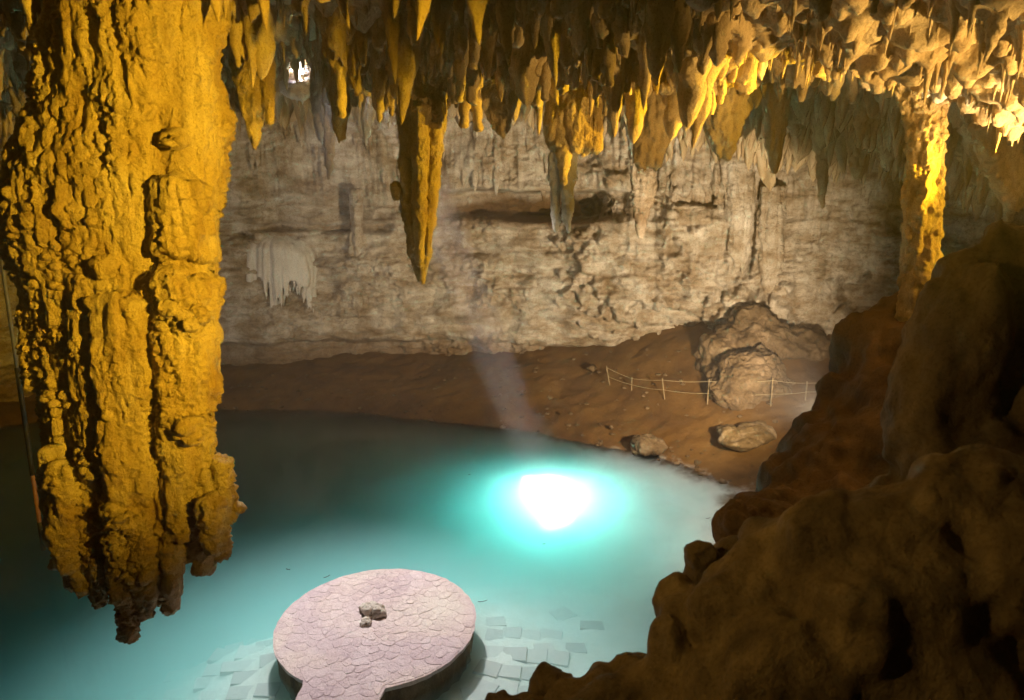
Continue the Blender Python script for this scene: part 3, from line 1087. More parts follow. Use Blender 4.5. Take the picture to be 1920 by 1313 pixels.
stal("stalactite", "golden knobbly double-tipped stalactite just right of the huge one", 'golden', [(40, 428, 500), (120, 434, 508), (160, 442, 508), (200, 452, 498), (240, 462, 488), (276, 473, 480)], 12.6, n_fl=30, fl_r=(3, 6), fl_len=(40, 120), n_pop=200, pop_r=(2, 4.5), voxel=0.025, seed=11, extra=[T_(498, 110, 13, 506, 232, 6, -.1)], core_scale=.85)
stal("stalactite", "short blunt golden stalactite left of the long pointed one", 'golden', [(70, 605, 668), (130, 612, 664), (180, 620, 659), (230, 628, 652), (262, 635, 649)], 14.0, n_fl=26, fl_r=(3, 7), fl_len=(60, 150), voxel=0.028, seed=12)
stal("stalactite", "long pointed golden stalactite hanging in the middle before the far wall", 'golden', [(40, 730, 856), (130, 740, 846), (180, 745, 838), (250, 750, 831), (330, 757, 823), (400, 762, 813), (450, 766, 806), (490, 773, 802), (524, 781, 796)], 13.0, n_fl=70, fl_r=(3, 9), fl_len=(90, 330), n_pop=120, pop_r=(2, 5), pop_v=(260, 480), voxel=0.022, seed=13, extra=[T_(760, 300, 12, 775, 465, 5, -.25), T_(815, 190, 14, 800, 480, 5, -.2), T_(788, 200, 16, 786, 500, 7, -.4), T_(741, 345, 9, 745, 372, 5, -.1, 3)], core_scale=.86)
stal("stalactite", "craggy golden stalactite cluster right of the long pointed one", 'golden', [(20, 862, 1005), (90, 872, 990), (140, 880, 982), (180, 893, 976), (215, 915, 962), (250, 932, 944)], 13.4, n_fl=70, fl_r=(2.5, 7), fl_len=(30, 120), n_pop=260, pop_r=(2, 5), voxel=0.024, seed=14, extra=[T_(885, 120, 12, 872, 190, 3, -.2), T_(965, 130, 12, 975, 185, 3, -.2), T_(915, 150, 14, 905, 208, 4, -.3)], core_scale=.8)
stal("stalactite", "golden drapery with flat-cut base above the dark wall shelf", 'golden', [(60, 1065, 1118), (110, 1056, 1124), (160, 1040, 1130), (200, 1024, 1130), (240, 1018, 1128), (278, 1024, 1126), (284, 1040, 1116)], 13.0, n_fl=70, fl_r=(3, 8), fl_len=(60, 200), n_pop=60, pop_r=(2, 4), voxel=0.024, seed=15, extra=[T_(1058, 240, 17, 1057, 345, 4, -.15), T_(1112, 150, 14, 1118, 284, 12, -.2, 3), T_(1040, 180, 12, 1034, 262, 4, -.25)], core_scale=.85)
stal("stalactite", "broad brown ribbed drapery under the golden ledge", 'ceiling', [(120, 1170, 1310), (200, 1178, 1290), (260, 1182, 1262), (312, 1190, 1238)], 15.5, n_fl=80, fl_r=(4, 9), fl_len=(60, 180), n_pop=60, voxel=0.03, seed=16, depth=.6, core_scale=.7, disp=1.6)
stal("stalactite", "brown ribbed drapery reaching down beside the pale wall column", 'ceiling', [(120, 1290, 1420), (200, 1300, 1408), (250, 1320, 1392), (292, 1342, 1372)], 16.0, n_fl=80, fl_r=(4, 8), fl_len=(60, 180), n_pop=60, voxel=0.03, seed=17, depth=.6, core_scale=.7, disp=1.6)
stal("stalactite", "smooth cream cone hanging from the lit ceiling lip", 'pale', [(40, 1396, 1460), (80, 1404, 1446), (110, 1412, 1440), (149, 1424, 1430)], 12.0, n_fl=8, fl_r=(3, 6), fl_len=(50, 100), voxel=0.022, seed=18, disp=.6)
stal("stalactite", "wide blunt block of golden dripstone on the ceiling lip", 'golden', [(50, 1630, 1740), (90, 1638, 1736), (125, 1650, 1726), (146, 1664, 1714), (152, 1676, 1704)], 11.6, n_fl=30, fl_r=(4, 10), fl_len=(40, 110), voxel=0.026, seed=19, depth=.7)
cl_rng = random.Random(77)
clx = []
for q in range(46):
    u = cl_rng.uniform(1725, 1925)
    v1 = np.interp(u, [1725, 1790, 1830, 1925], [172, 208, 205, 185]) - cl_rng.uniform(0, 34)
    clx.append(T_(u, v1 - cl_rng.uniform(40, 70), cl_rng.uniform(8, 13), u + cl_rng.uniform(-3, 3), v1, cl_rng.uniform(5, 9), cl_rng.uniform(-.55, .35)))
stal("stalactite", "creamy cluster of stubby drips above the golden column at right", 'pale', [(110, 1735, 1925), (140, 1750, 1910), (165, 1775, 1880)], 11.6, n_fl=40, fl_r=(5, 9), fl_len=(25, 60), n_pop=120, pop_r=(3, 6), voxel=0.024, seed=20, depth=.5, core_scale=.7, extra=clx, disp=1.6)
# flat ledge with cream fingers above it
led = [T_(1205, 158, 9, 1300, 160, 16, -.1, 4), T_(1300, 160, 16, 1374, 156, 7, -.15, 4), T_(1240, 166, 12, 1340, 164, 14, -.35, 4), T_(1262, 168, 10, 1272, 200, 3, -.2), T_(1300, 170, 9, 1298, 205, 3, -.25), T_(1325, 166, 8, 1322, 188, 3, -.3)]
for i, (ub, vt) in enumerate([(1252, 60), (1262, 90), (1285, 70), (1300, 52), (1316, 66), (1334, 48), (1348, 80), (1356, 95), (1275, 100), (1240, 110)]):
    led.append(T_(ub + 6, vt, 10, ub - 4, 158, 6, -.15 - .05 * (i % 4)))
stal("stalactite", "golden ledge with cream finger-like drips standing behind it", 'golden', [(20, 1225, 1390), (70, 1235, 1375), (120, 1240, 1365), (160, 1236, 1368)], 12.6, n_fl=40, fl_r=(4, 9), fl_len=(40, 100), extra=led, voxel=0.024, seed=21, depth=.35, core_scale=.8)
# column at the right, reaching the rocks below
V, F_ = flowstone([(150, 1670, 1790), (190, 1690, 1778), (215, 1702, 1766), (300, 1701, 1762), (330, 1697, 1765), (400, 1695, 1764), (480, 1692, 1756), (530, 1688, 1752), (640, 1680, 1760)], 12.2, depth=.9, n_fl=70, fl_r=(3, 9), fl_len=(40, 200), n_pop=380, pop_r=(2, 6), voxel=0.022, seed=22, core_scale=.8, disp=1.8)
link("stone_column", mesh_from("stone_column", V, F_), M['golden'], label="slender golden stone column joining ceiling and rocks at right", category="column")

# flowstone under a small second opening, lit white by the sun
sp = Soup()
Wp = WHITE
for (dx, dy, dz, a, b_, c) in [(0, .32, .12, .62, .34, .42), (-.3, .25, -.02, .32, .3, .36), (.3, .28, 0, .34, .3, .4), (0, .12, -.12, .42, .26, .28), (.12, .0, -.30, .22, .16, .22), (-.12, .02, -.26, .2, .16, .2), (0, .75, .6, .8, .5, .7), (0, .22, 0, .5, .42, .16)]:
    sp.blob(Wp + np.array([dx, dy, dz]), (a, b_, c), 2, .15, int(50 + dx * 10))
for (dx, L) in [(-.34, .42), (-.2, .55), (-.05, .66), (.12, .72), (.22, .5), (.4, .4)]:
    tt = np.linspace(0, 1, 6)
    sp.tube(Wp + np.stack([dx + 0 * tt, .05 + .1 * abs(dx) + 0 * tt, .1 - L * tt], -1), .09 * (1 - tt) ** .7 + .012, 8)
V, F_ = sp.remesh(0.03)
V = relax(V, F_, 2)
V = V + vnormals(V, F_) * (0.03 * fbm(V * 5, 3, 4))[:, None]
link("flowstone", mesh_from("flowstone", V, F_), M['pale'], label="bright white sunlit flowstone high behind the ceiling drips at left", category="flowstone")

# slender and pale stalactites nearer to the far wall
for i, (lab, mat, prof, y0, kw) in enumerate([
    ("pale grey slender stalactite beside the dark hollow in the far wall", 'pale', [(250, 1046, 1078), (330, 1050, 1076), (390, 1056, 1073), (432, 1062, 1067)], 19.0, {}),
    ("thin knobbly pale stalactite left of the slender one by the hollow", 'pale', [(260, 1030, 1048), (340, 1034, 1048), (432, 1039, 1045)], 19.2, dict(n_pop=90, pop_r=(1.5, 3))),
    ("speckled white pointed stalactite flat against the far wall", 'wall', [(300, 1180, 1230), (360, 1184, 1226), (400, 1190, 1214), (446, 1197, 1204)], 23.0, dict(n_pop=80, pop_r=(1.5, 3))),
    ("grey broad stalactite behind the short blunt golden one", 'pale', [(130, 582, 626), (190, 584, 620), (230, 590, 618), (262, 598, 614)], 20.0, {}),
    ("pinkish thin stalactite hanging right of the short blunt golden one", 'pale', [(130, 676, 706), (190, 680, 698), (264, 684, 690)], 20.5, {}),
    ("pinkish stalactite close to the left flank of the long pointed one", 'pale', [(130, 705, 742), (180, 712, 736), (222, 720, 728)], 21.0, {}),
    ("brown hanging knob on a thick stem before the right far wall", 'ceiling', [(220, 1590, 1632), (290, 1594, 1628), (318, 1596, 1624), (334, 1602, 1614)], 19.5, {}),
    ("long thin brown stalactite before the right far wall", 'ceiling', [(220, 1530, 1560), (290, 1534, 1552), (350, 1537, 1548), (384, 1540, 1544)], 19.5, {}),
    ("thick brown tapering stalactite beside the ribbed draperies", 'ceiling', [(170, 1430, 1480), (240, 1436, 1472), (290, 1440, 1464), (324, 1446, 1456)], 18.0, {}),
    ("dark double stalactite touching the left edge of the golden column", 'ceiling', [(230, 1640, 1690), (280, 1648, 1680), (310, 1654, 1668)], 18.5, {}),
    ("long brown drip curtain at the far right edge", 'ceiling', [(230, 1800, 1920), (300, 1830, 1925), (350, 1862, 1925), (390, 1885, 1915)], 15.0, dict(n_fl=130, depth=.5, fl_r=(4, 9), fl_len=(30, 110), core_scale=.6, disp=1.6)),
    ("thin dark stalactite hanging above the pale wall left of centre", 'ceiling', [(150, 605, 640), (260, 612, 624), (330, 616, 621)], 19.0, {}),
]):
    kw = dict(dict(n_fl=22, fl_r=(2, 5), fl_len=(40, 120), voxel=0.034, seed=40 + i, core_scale=.9), **kw)
    stal("stalactite", lab, mat, prof, y0, **kw)

# flowstone grown on the wall: dome with a fringe of needles, and two ribs
def wall_flow(name, label, cat, prof, mat, y, **kw):
    V, F_ = flowstone(prof, y, to_ceiling=False, **kw)
    return link(name, mesh_from(name, V, F_), M[mat], label=label, category=cat)


rng = random.Random(3)
ex = []
for i in range(150):
    a = rng.uniform(-1, 1)
    dpt = rng.uniform(0, 1)
    ue = 512 + 80 * a
    front = -.95 * math.sqrt(max(0, 1 - a * a)) * dpt
    vend = 562 + 45 * math.sin(a * 7 + 1.3) * .5 + rng.uniform(-30, 22) - 18 * abs(a)
    vs_ = 448 + 26 * a * a + 22 * dpt * dpt
    r0 = rng.uniform(7, 11)
    path = [(512 + 52 * a, 442 + 12 * abs(a) + 8 * dpt, r0, front * .3), (512 + 72 * a, vs_, r0, front * .8), (ue, vs_ + 28, r0 * .85, front), (ue, vs_ + 55, r0 * .6, front), (ue + rng.uniform(-2, 2), vend - 20, r0 * .35, front), (ue + rng.uniform(-2, 2), vend, .9, front)]
    ex.append(path)
yj = wall_point(512, 500)[1] + 0.05
wall_flow("flowstone_fringe", "pale dome of flowstone with needle fringe on the far wall", "flowstone", [(446, 470, 555), (452, 448, 576), (470, 440, 584), (500, 442, 582), (515, 460, 565)], 'white', yj, extra=ex, voxel=0.032, seed=60, n_fl=0, depth=.3, disp=.35, core_scale=.97, drips=(), coral=None)
yj = wall_point(668, 470)[1] - 0.1
wall_flow("flowstone_rib", "narrow brown flowstone rib standing against the far wall", "flowstone", [(355, 655, 682), (420, 658, 680), (500, 659, 679), (590, 656, 682)], 'wall', yj, voxel=0.04, seed=61, n_fl=16, fl_r=(3, 6))
yj = wall_point(1385, 400)[1] - 0.3
wall_flow("flowstone_rib", "rough brown hanging rib left of the black wall crack", "flowstone", [(250, 1352, 1410), (330, 1358, 1412), (420, 1366, 1410), (470, 1372, 1402), (500, 1380, 1392)], 'wall', yj + .2, voxel=0.04, seed=62, n_fl=40, fl_r=(3, 6), n_pop=260, pop_r=(2, 4))
yj = wall_point(1450, 420)[1] - 0.2
wall_flow("flowstone_rib", "pale fluted rib right of the black wall crack", "flowstone", [(350, 1424, 1470), (420, 1422, 1468), (500, 1428, 1464), (545, 1436, 1450)], 'wall', yj + .15, voxel=0.04, seed=63, n_fl=40, fl_r=(3, 6))
yj = wall_point(1250, 330)[1] - 0.2
wall_flow("flowstone_rib", "row of pale drips under the upper wall right of the speckled stalactite", "flowstone", [(270, 1230, 1350), (330, 1236, 1346), (390, 1240, 1340), (410, 1250, 1262)], 'wall', yj + .35, voxel=0.045, seed=64, n_fl=80, fl_r=(3, 7), fl_len=(40, 120), depth=.35)

# ------------------------------------------------------------------ the many small stalactites
def cone_proto(seed, sides, rings, lumpy=0.18, blunt=False, flare=0.7):
    rng = np.random.default_rng(seed)
    t = np.linspace(0, 1, rings)
    prof_ = (1 - t) ** rng.uniform(0.55, 0.95) * (1 - 0.12 * t) + flare * np.exp(-t / 0.07) + 0.03
    if not flare:
        prof_ = np.sin(np.pi * np.clip(t * .9 + .03, 0, 1)) ** .8 * (1 - t) ** .4 * 1.2 + .02
    if blunt:
        prof_ = (1 - t ** rng.uniform(2.2, 4)) ** 0.7 * rng.uniform(.8, 1.0) + 0.5 * np.exp(-t / 0.1)
    prof_[-1] = 0.0
    th = np.linspace(0, 2 * np.pi, sides, endpoint=False)
    T2, H2 = np.meshgrid(t, th, indexing='ij')
    nz = 1 + lumpy * fbm(np.stack([np.cos(H2).ravel() * 1.4, np.sin(H2).ravel() * 1.4, T2.ravel() * 5], -1), 3, seed).reshape(T2.shape) * 1.6
    r = prof_[:, None] * nz
    bx = 0.25 * rng.normal() * t ** 2
    by = 0.25 * rng.normal() * t ** 2
    V = np.stack([r * np.cos(H2) + bx[:, None], r * np.sin(H2) + by[:, None], -T2], -1).reshape(-1, 3)
    idx = np.arange(rings * sides).reshape(rings, sides)
    a, b_ = idx[:-1], idx[1:]
    F_ = np.stack([a, b_, np.roll(b_, -1, 1), np.roll(a, -1, 1)], -1).reshape(-1, 4)
    return V, F_


def clump_proto(seed, n=11, vox=0.05):
    rng = random.Random(seed)
    sp = Soup()
    for i in range(n):
        a, q = rng.uniform(0, 6.28), math.sqrt(rng.random())
        x, y = 1.1 * q * math.cos(a), 1.1 * q * math.sin(a)
        L = rng.uniform(.35, 1.0) * (1.15 - .6 * q)
        r = rng.uniform(.16, .4)
        tt = np.linspace(0, 1, 7)
        sp.tube(np.stack([x + .2 * rng.gauss(0, 1) * tt ** 2, y + .2 * rng.gauss(0, 1) * tt ** 2, .15 - (L * 2.6 + .15) * tt], -1), r * (1 - tt) ** .7 + .05, 10)
    sp.blob((0, 0, 0.05), (1.3, 1.3, .55), 2)
    V, F_ = sp.remesh(0.1)
    V = relax(V, F_, 1)
    N = vnormals(V, F_)
    V = V + N * (0.12 * fbm(V * np.array([2.2, 2.2, 1]), 3, seed))[:, None]
    V = V + N * (0.06 * fbm(V * 4, 2, seed + 1) + drip_disp(V, .38, .16, 1.1, seed % 90) + drip_disp(V, .2, .08, .6, seed % 80))[:, None]
    V[:, 2] /= 2.6
    return V, F_


protos = [mesh_from("stalactite_form", *cone_proto(200 + i, 14, 18, .25, i > 5)) for i in range(9)]
clumps = [mesh_from("stalactite_form", *clump_proto(300 + i)) for i in range(7)]
for me in protos + clumps:
    me.materials.append(M['ceiling'])
lows = [cone_proto(400 + i, 7, 6, .3) for i in range(8)] + [cone_proto(420 + i, 7, 6, .35, True) for i in range(8)]

rng = np.random.default_rng(99)
cand = []
N = 12000
ys = rng.uniform(7.0, 29.5, N)
us = rng.uniform(-60, 1980, N)
xs = (us - 960) / FPX * ys * 1.0
dens = 0.35 + 0.65 * sstep(-.25, .35, perlin(np.stack([xs * .55, ys * .55, 0 * xs], -1), 71))
n2 = 1500
ys = np.concatenate([ys, rng.uniform(7.5, 13.5, n2)])
us2 = rng.uniform(1250, 1990, n2)
xs = np.concatenate([xs, (us2 - 960) / FPX * ys[-n2:]])
dens = np.concatenate([dens, np.ones(n2)])
n3 = 1300
ys = np.concatenate([ys, rng.uniform(15.5, 24.5, n3)])
us3 = rng.uniform(1180, 1960, n3)
xs = np.concatenate([xs, (us3 - 960) / FPX * ys[-n3:]])
dens = np.concatenate([dens, np.ones(n3)])
keepm = rng.random(len(ys)) < dens * np.clip(ys / 14, .45, 1.0)
for x, y in zip(xs[keepm], ys[keepm]):
    if math.hypot(x - HOLE[0], y - HOLE[1]) < 1.5 + 0.0:
        continue
    # stay inside the far wall
    if y > 27.5 or (x > 8 and y > 34 - x) or x > 17 or x < -22:
        continue
    z = float(ceil_at(x, y))
    rel = np.array([x, y, z - CAM_Z])
    dep = y * CP - rel[2] * SP
    v = 656.5 - FPX * (y * SP + rel[2] * CP) / dep
    u = 960 + FPX * x / dep
    if v < -130 or v > 420:
        continue
    L = 0.12 + 1.0 * rng.random() ** 3.2
    if u > 1350 and y < 14:
        L *= 0.45
    elif u < 1350 and 10 < y < 15.5:
        L *= 1.25
    if y > 17:
        L *= 1.3
    if 505 < u < 612 and y < 21.2:                       # gap through which the sunlit flowstone shows
        L *= 0.25
        if v > 95:
            continue
    R = L * rng.uniform(0.10, 0.2) + 0.035
    kind = int(rng.integers(0, 8))
    if u > 1300 and y < 14:
        R *= 1.2
        kind = int(rng.integers(3, 16))
    elif rng.random() < .25:
        kind = int(rng.integers(8, 16))
    cand.append((L * R / dep ** 2, x, y, z, L, R, kind))
cand.sort(reverse=True)
n_child = 290
prng = random.Random(5)
for (_, x, y, z, L, R, kind) in cand[:n_child]:
    cl = prng.random() < 0.72
    me = prng.choice(clumps if cl else protos)
    o = bpy.data.objects.new("stalactite", me)
    COL.objects.link(o)
    o.parent = ceiling
    o.location = (x, y, z + 0.07)
    f = prng.uniform(1.2, 1.7) if cl else 1.0
    o.scale = (R * f, R * f * prng.uniform(.8, 1.25), L * prng.uniform(1.0, 1.25) + .07)
    o.rotation_euler = (prng.gauss(0, .04), prng.gauss(0, .04), prng.uniform(0, 6.28))
VV, FF, off = [], [], 0
fuse = Soup()


def closed_cone(pv, pf, sides):
    T = np.concatenate([pf[:, [0, 1, 2]], pf[:, [0, 2, 3]]])
    k = len(pv)
    cap = np.array([(k, (q + 1) % sides, q) for q in range(sides)])
    return np.vstack([pv, pv[:sides].mean(0) + [0, 0, .05]]), np.vstack([T, cap])


for (_, x, y, z, L, R, kind) in cand[n_child:]:
    pv, pf = lows[kind]
    a = prng.uniform(0, 6.28)
    c_, s_n = math.cos(a), math.sin(a)
    q = pv @ np.array([[c_, s_n, 0], [-s_n, c_, 0], [0, 0, 1]])
    wide = prng.uniform(.7, 1.3) if prng.random() < .7 else prng.uniform(1.5, 2.6)       # some are draperies
    q = pv * np.array([wide, 1 / math.sqrt(wide), 1]) @ np.array([[c_, s_n, 0], [-s_n, c_, 0], [0, 0, 1]])
    if y < 16.5:
        cv, ct = closed_cone(q * np.array([R * 1.25, R * 1.25, L + .16]) + np.array([x, y, z + .16]), pf, 7)
        fuse.add(cv, ct)
        continue
    VV.append(q * np.array([R, R, L + .06]) + np.array([x, y, z + .06]))
    FF.append(pf + off)
    off += len(pv)
print("small stalactites", len(cand))
fine_p = [cone_proto(700 + i, 5, 4, .2) for i in range(6)]
nf = 5200
fy = rng.uniform(8.0, 25.0, nf)
fx = (rng.uniform(-40, 1960, nf) - 960) / FPX * fy
fz = ceil_at(fx, fy)
for x, y, z in zip(fx, fy, fz):
    if math.hypot(x - HOLE[0], y - HOLE[1]) < 1.4 or (x > 8 and y > 33 - x) or math.hypot(x - WHITE[0], y - WHITE[1]) < 1.0:
        continue
    pv, pf = fine_p[prng.randrange(6)]
    L = .08 + .5 * prng.random() ** 2
    R = .018 + .06 * L * prng.uniform(.7, 1.6)
    VV.append(pv * np.array([R, R, L + .04]) + np.array([x, y, z + .04]))
    FF.append(pf + off)
    off += len(pv)
V, F_ = fuse.remesh(0.056)
V = relax(V, F_, 1)
N_ = vnormals(V, F_)
V = V + N_ * (0.045 * fbm(V * np.array([3.5, 3.5, 1.6]), 3, 5) + drip_disp(V, .11, .03, .4, 12) + .02 * fbm(V * 9, 2, 8))[:, None]
link("fused_dripstone", mesh_from("fused_dripstone", V, F_), M['ceiling'], ceiling, kind="stuff")
link("small_stalactites", mesh_from("small_stalactites", np.concatenate(VV), np.concatenate(FF)), M['ceiling'], ceiling, kind="stuff")


# drips grown along the upper wall
drip_me = [mesh_from("drip_form", *cone_proto(600 + i, 10, 14, .3, False, 0.0)) for i in range(5)]
for me in drip_me:
    me.materials.append(M['wall'])
wall_o = bpy.data.objects["cave_wall"]
drg = random.Random(31)
for q in range(120):
    u = drg.uniform(440, 1720)
    v = drg.choice((drg.uniform(190, 260), drg.uniform(225, 330), drg.uniform(300, 420) if u > 1150 else drg.uniform(200, 300)))
    p = wall_point(u, v)
    L = drg.uniform(.3, 1.5) ** 1.3
    o = bpy.data.objects.new("drip", drg.choice(drip_me))
    COL.objects.link(o)
    o.parent = wall_o
    o.location = (p[0], p[1] + .13, p[2] + .2)
    w_ = drg.uniform(.06, .13) + .05 * L
    o.scale = (w_, w_, L)
    o.rotation_euler = (drg.gauss(0, .03), drg.gauss(0, .03), drg.uniform(0, 6.28))


# ------------------------------------------------------------------ rocks
def rock(name, label, mat, blobs, voxel=0.05, seed=1, disp=0.1, freq=1.6, extra_world=(), cat="rock", kids=False, pits=0.0, strata=0.0, folds=0.0):
    """blobs: (u, v, y, ru, rv, ry) in photograph pixels at depth y"""
    sp = Soup()
    for i, (u, v, y, ru, rv, ry) in enumerate(blobs):
        p, k = px_pt(u, v, y)
        sp.blob(p, (ru * k, ry * k, rv * k), 3, 0.22, seed + i)
    for (x, y, z, a, b_, c) in extra_world:
        sp.blob((x, y, z), (a, b_, c), 3, 0.22, seed + 7)
    V, F_ = sp.remesh(voxel)
    V = relax(V, F_, 2)
    N = vnormals(V, F_)
    dd = disp * fbm(V * freq, 4, seed, 0.55)
    if pits:
        f1, f2 = worley(V * freq * 2.0, seed + 2)
        dd = dd - pits * sstep(0.45, 0.1, f1)
    if folds:
        dd = dd + folds * (fbm(V * np.array([2.3, 2.3, 0.8]), 3, seed + 8) - 0.8 * np.abs(fbm(V * np.array([1.5, 1.5, 0.7]), 2, seed + 12)))
    if strata:
        dd = dd + strata * perlin(np.stack([V[:, 0] * .6, V[:, 1] * .6, V[:, 2] * 6], -1), seed + 5)
    V = V + N * dd[:, None]
    return link(name, mesh_from(name, V, F_), M[mat], label=label, category=cat)


rock("rock_slope", "brown rounded rock slope below the golden column", 'brown',
     [(1668, 710, 12.5, 105, 140, 110), (1620, 790, 12.2, 90, 110, 100), (1568, 860, 11.8, 92, 84, 100), (1492, 925, 11.2, 68, 76, 90), (1710, 620, 12.6, 84, 74, 90), (1632, 640, 13, 55, 60, 60), (1660, 900, 11.2, 190, 150, 120), (1800, 700, 12, 170, 170, 120), (1870, 860, 11, 200, 200, 120), (1500, 1020, 10.5, 130, 120, 110), (1700, 1080, 10, 220, 160, 120)],
     0.075, 3, 0.14, 1.1, [(6.4, 10.8, 2.6, 2.2, 1.6, 2.0), (8.0, 11.5, 3.5, 2.6, 2.2, 3.0), (6.2, 10.8, 0.9, 2.2, 1.6, 1.5), (9.5, 11.5, 1, 3, 2.5, 2)], pits=.09, folds=.10)
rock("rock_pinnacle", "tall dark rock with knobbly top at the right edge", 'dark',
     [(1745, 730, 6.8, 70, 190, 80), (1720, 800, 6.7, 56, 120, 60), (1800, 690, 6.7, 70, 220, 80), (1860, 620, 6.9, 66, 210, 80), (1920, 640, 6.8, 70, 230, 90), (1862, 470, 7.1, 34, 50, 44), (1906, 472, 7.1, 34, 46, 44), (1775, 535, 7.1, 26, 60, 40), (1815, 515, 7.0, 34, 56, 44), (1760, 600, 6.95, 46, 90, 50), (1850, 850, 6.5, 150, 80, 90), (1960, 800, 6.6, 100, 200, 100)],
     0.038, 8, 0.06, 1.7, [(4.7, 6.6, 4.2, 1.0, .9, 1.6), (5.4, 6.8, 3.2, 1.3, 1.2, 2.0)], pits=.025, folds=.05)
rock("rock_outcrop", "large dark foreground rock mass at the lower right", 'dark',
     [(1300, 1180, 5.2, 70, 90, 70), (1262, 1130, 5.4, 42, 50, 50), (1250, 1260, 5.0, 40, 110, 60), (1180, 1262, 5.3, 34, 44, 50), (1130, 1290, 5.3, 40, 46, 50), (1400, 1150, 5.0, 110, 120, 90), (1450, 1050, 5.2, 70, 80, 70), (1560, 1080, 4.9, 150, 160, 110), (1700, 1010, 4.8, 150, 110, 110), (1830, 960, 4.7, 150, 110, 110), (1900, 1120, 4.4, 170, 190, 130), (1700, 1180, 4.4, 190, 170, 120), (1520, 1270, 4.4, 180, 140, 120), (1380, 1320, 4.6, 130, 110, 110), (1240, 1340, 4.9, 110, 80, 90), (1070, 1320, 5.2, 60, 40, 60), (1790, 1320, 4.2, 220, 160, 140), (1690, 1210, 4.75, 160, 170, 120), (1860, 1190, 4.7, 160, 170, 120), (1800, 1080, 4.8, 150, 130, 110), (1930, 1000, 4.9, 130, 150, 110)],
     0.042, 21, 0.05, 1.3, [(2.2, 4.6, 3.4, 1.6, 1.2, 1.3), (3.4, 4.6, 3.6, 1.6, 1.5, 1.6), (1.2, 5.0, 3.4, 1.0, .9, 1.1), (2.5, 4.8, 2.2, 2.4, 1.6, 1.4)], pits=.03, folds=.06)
for lab, mat, bl, sd, w in [
    ("brown boulder on the water edge below the rock slope", 'brown', [(1375, 985, 7.6, 34, 52, 40), (1400, 1000, 7.8, 40, 56, 44), (1440, 990, 8.0, 60, 60, 50)], 31, [(2.9, 8.0, 2.3, .5, .5, 1.8)]),
    ("small flat-topped dark boulder left of the foreground rock mass", 'dark', [(1312, 1040, 6.2, 35, 26, 36), (1330, 1075, 6.2, 44, 40, 44), (1380, 1060, 6.4, 50, 50, 50)], 32, [(2.1, 6.3, 2.9, .4, .4, 1.6)]),
    ("rounded dark stone poking up at the bottom beside the pavers", 'dark', [(1030, 1272, 5.6, 28, 30, 34), (1012, 1300, 5.6, 30, 34, 34), (1050, 1295, 5.5, 36, 30, 34)], 33, [(.38, 5.6, 3.1, .25, .3, .7), (.5, 5.6, 2.3, .6, .6, 1.0)]),
    ("low dark stone cut by the bottom edge of the picture", 'dark', [(950, 1325, 5.4, 44, 24, 40), (990, 1330, 5.4, 40, 24, 40)], 34, [(0.05, 5.4, 2.8, .3, .3, .8)]),
]:
    rock("boulder", lab, mat, bl, 0.024, sd, 0.05, 2.6, w, cat="boulder", pits=.02)

# the domed boulder behind the rope fence with the rock arch over it
def rock_ground(label, mat, bl, sd, voxel, disp, freq, name="boulder", cat="boulder", **kw):
    return rock(name, label, mat, bl, voxel, sd, disp, freq, cat=cat, **kw)


p = at_z(1400, 768, 1.3)
yb = p[1] + 1.2
rock_ground("big domed rough boulder behind the rope fence", 'boulder', [(1402, 708, yb, 72, 54, 70), (1376, 735, yb - .3, 50, 36, 54), (1436, 728, yb, 50, 38, 54), (1400, 760, yb, 56, 20, 54)], 41, 0.045, 0.11, 2.2, pits=.09)
rock_ground("brown overhanging rock arch above the domed boulder", 'boulder', [(1420, 640, yb + 1.9, 80, 40, 60), (1350, 670, yb + 1.7, 40, 50, 50), (1500, 660, yb + 1.7, 60, 44, 50), (1535, 690, yb + 1.3, 34, 40, 40), (1410, 605, yb + 2.3, 40, 36, 50)], 42, 0.06, 0.16, 1.6, name="rock_arch", cat="rock", pits=.06)
p = at_z(1215, 852, 0.05)
rock_ground("small round grey boulder at the water line", 'boulder', [(1214, 837, p[1] + .3, 32, 21, 30), (1232, 838, p[1] + .35, 18, 16, 22)], 43, 0.03, 0.05, 3.0)
p = at_z(1400, 838, 0.7)
rock_ground("pale smooth stone half sunk in the mud below the domed boulder", 'muddy', [(1385, 826, p[1] + .2, 40, 14, 36), (1420, 812, p[1] + .5, 38, 18, 40), (1366, 812, p[1] + .5, 20, 13, 28)], 44, 0.035, 0.05, 2.2)
p = at_z(1470, 780, 1.0)
rock_ground("pale angular stone beside the dark rock slope", 'muddy', [(1468, 778, p[1] + .2, 26, 14, 24), (1482, 770, p[1] + .3, 14, 12, 18)], 45, 0.03, 0.06, 3.4)
p = at_z(1247, 738, 1.2)
rock_ground("little pale rock under the rope near the mud ramp", 'boulder', [(1256, 731, p[1] + .1, 12, 7, 12)], 46, 0.025, 0.04, 4.5)
p = at_z(1110, 691, 1.5)
rock_ground("little pale rock at the foot of the far wall", 'boulder', [(1110, 690, p[1] - .2, 9, 6, 10)], 47, 0.03, 0.04, 4.5)
rngb = random.Random(12)
for i, (u, v, r, lab) in enumerate([(1070, 775, 5, "tiny brown stone on the mud in front of the far wall"), (1145, 800, 6, "tiny brown stone on the mud left of the round boulder"), (1275, 862, 9, "small jagged stone right of the round grey boulder"), (1355, 905, 9, "small stone on the pale shore near the boulder edge"), (1310, 870, 10, "flat stone on the mud shelf by the shore"), (1030, 745, 6, "tiny stone in the mud beside the light beam")]):
    p = at_z(u, v, 0.3)
    z0 = gz_at(p[0], p[1])
    p = at_z(u, v, z0 + .05)
    rock_ground(lab, 'boulder', [(u, v, p[1], r, r * .6, r)], 50 + i, 0.03, 0.05, 4.0, name="stone", cat="stone")

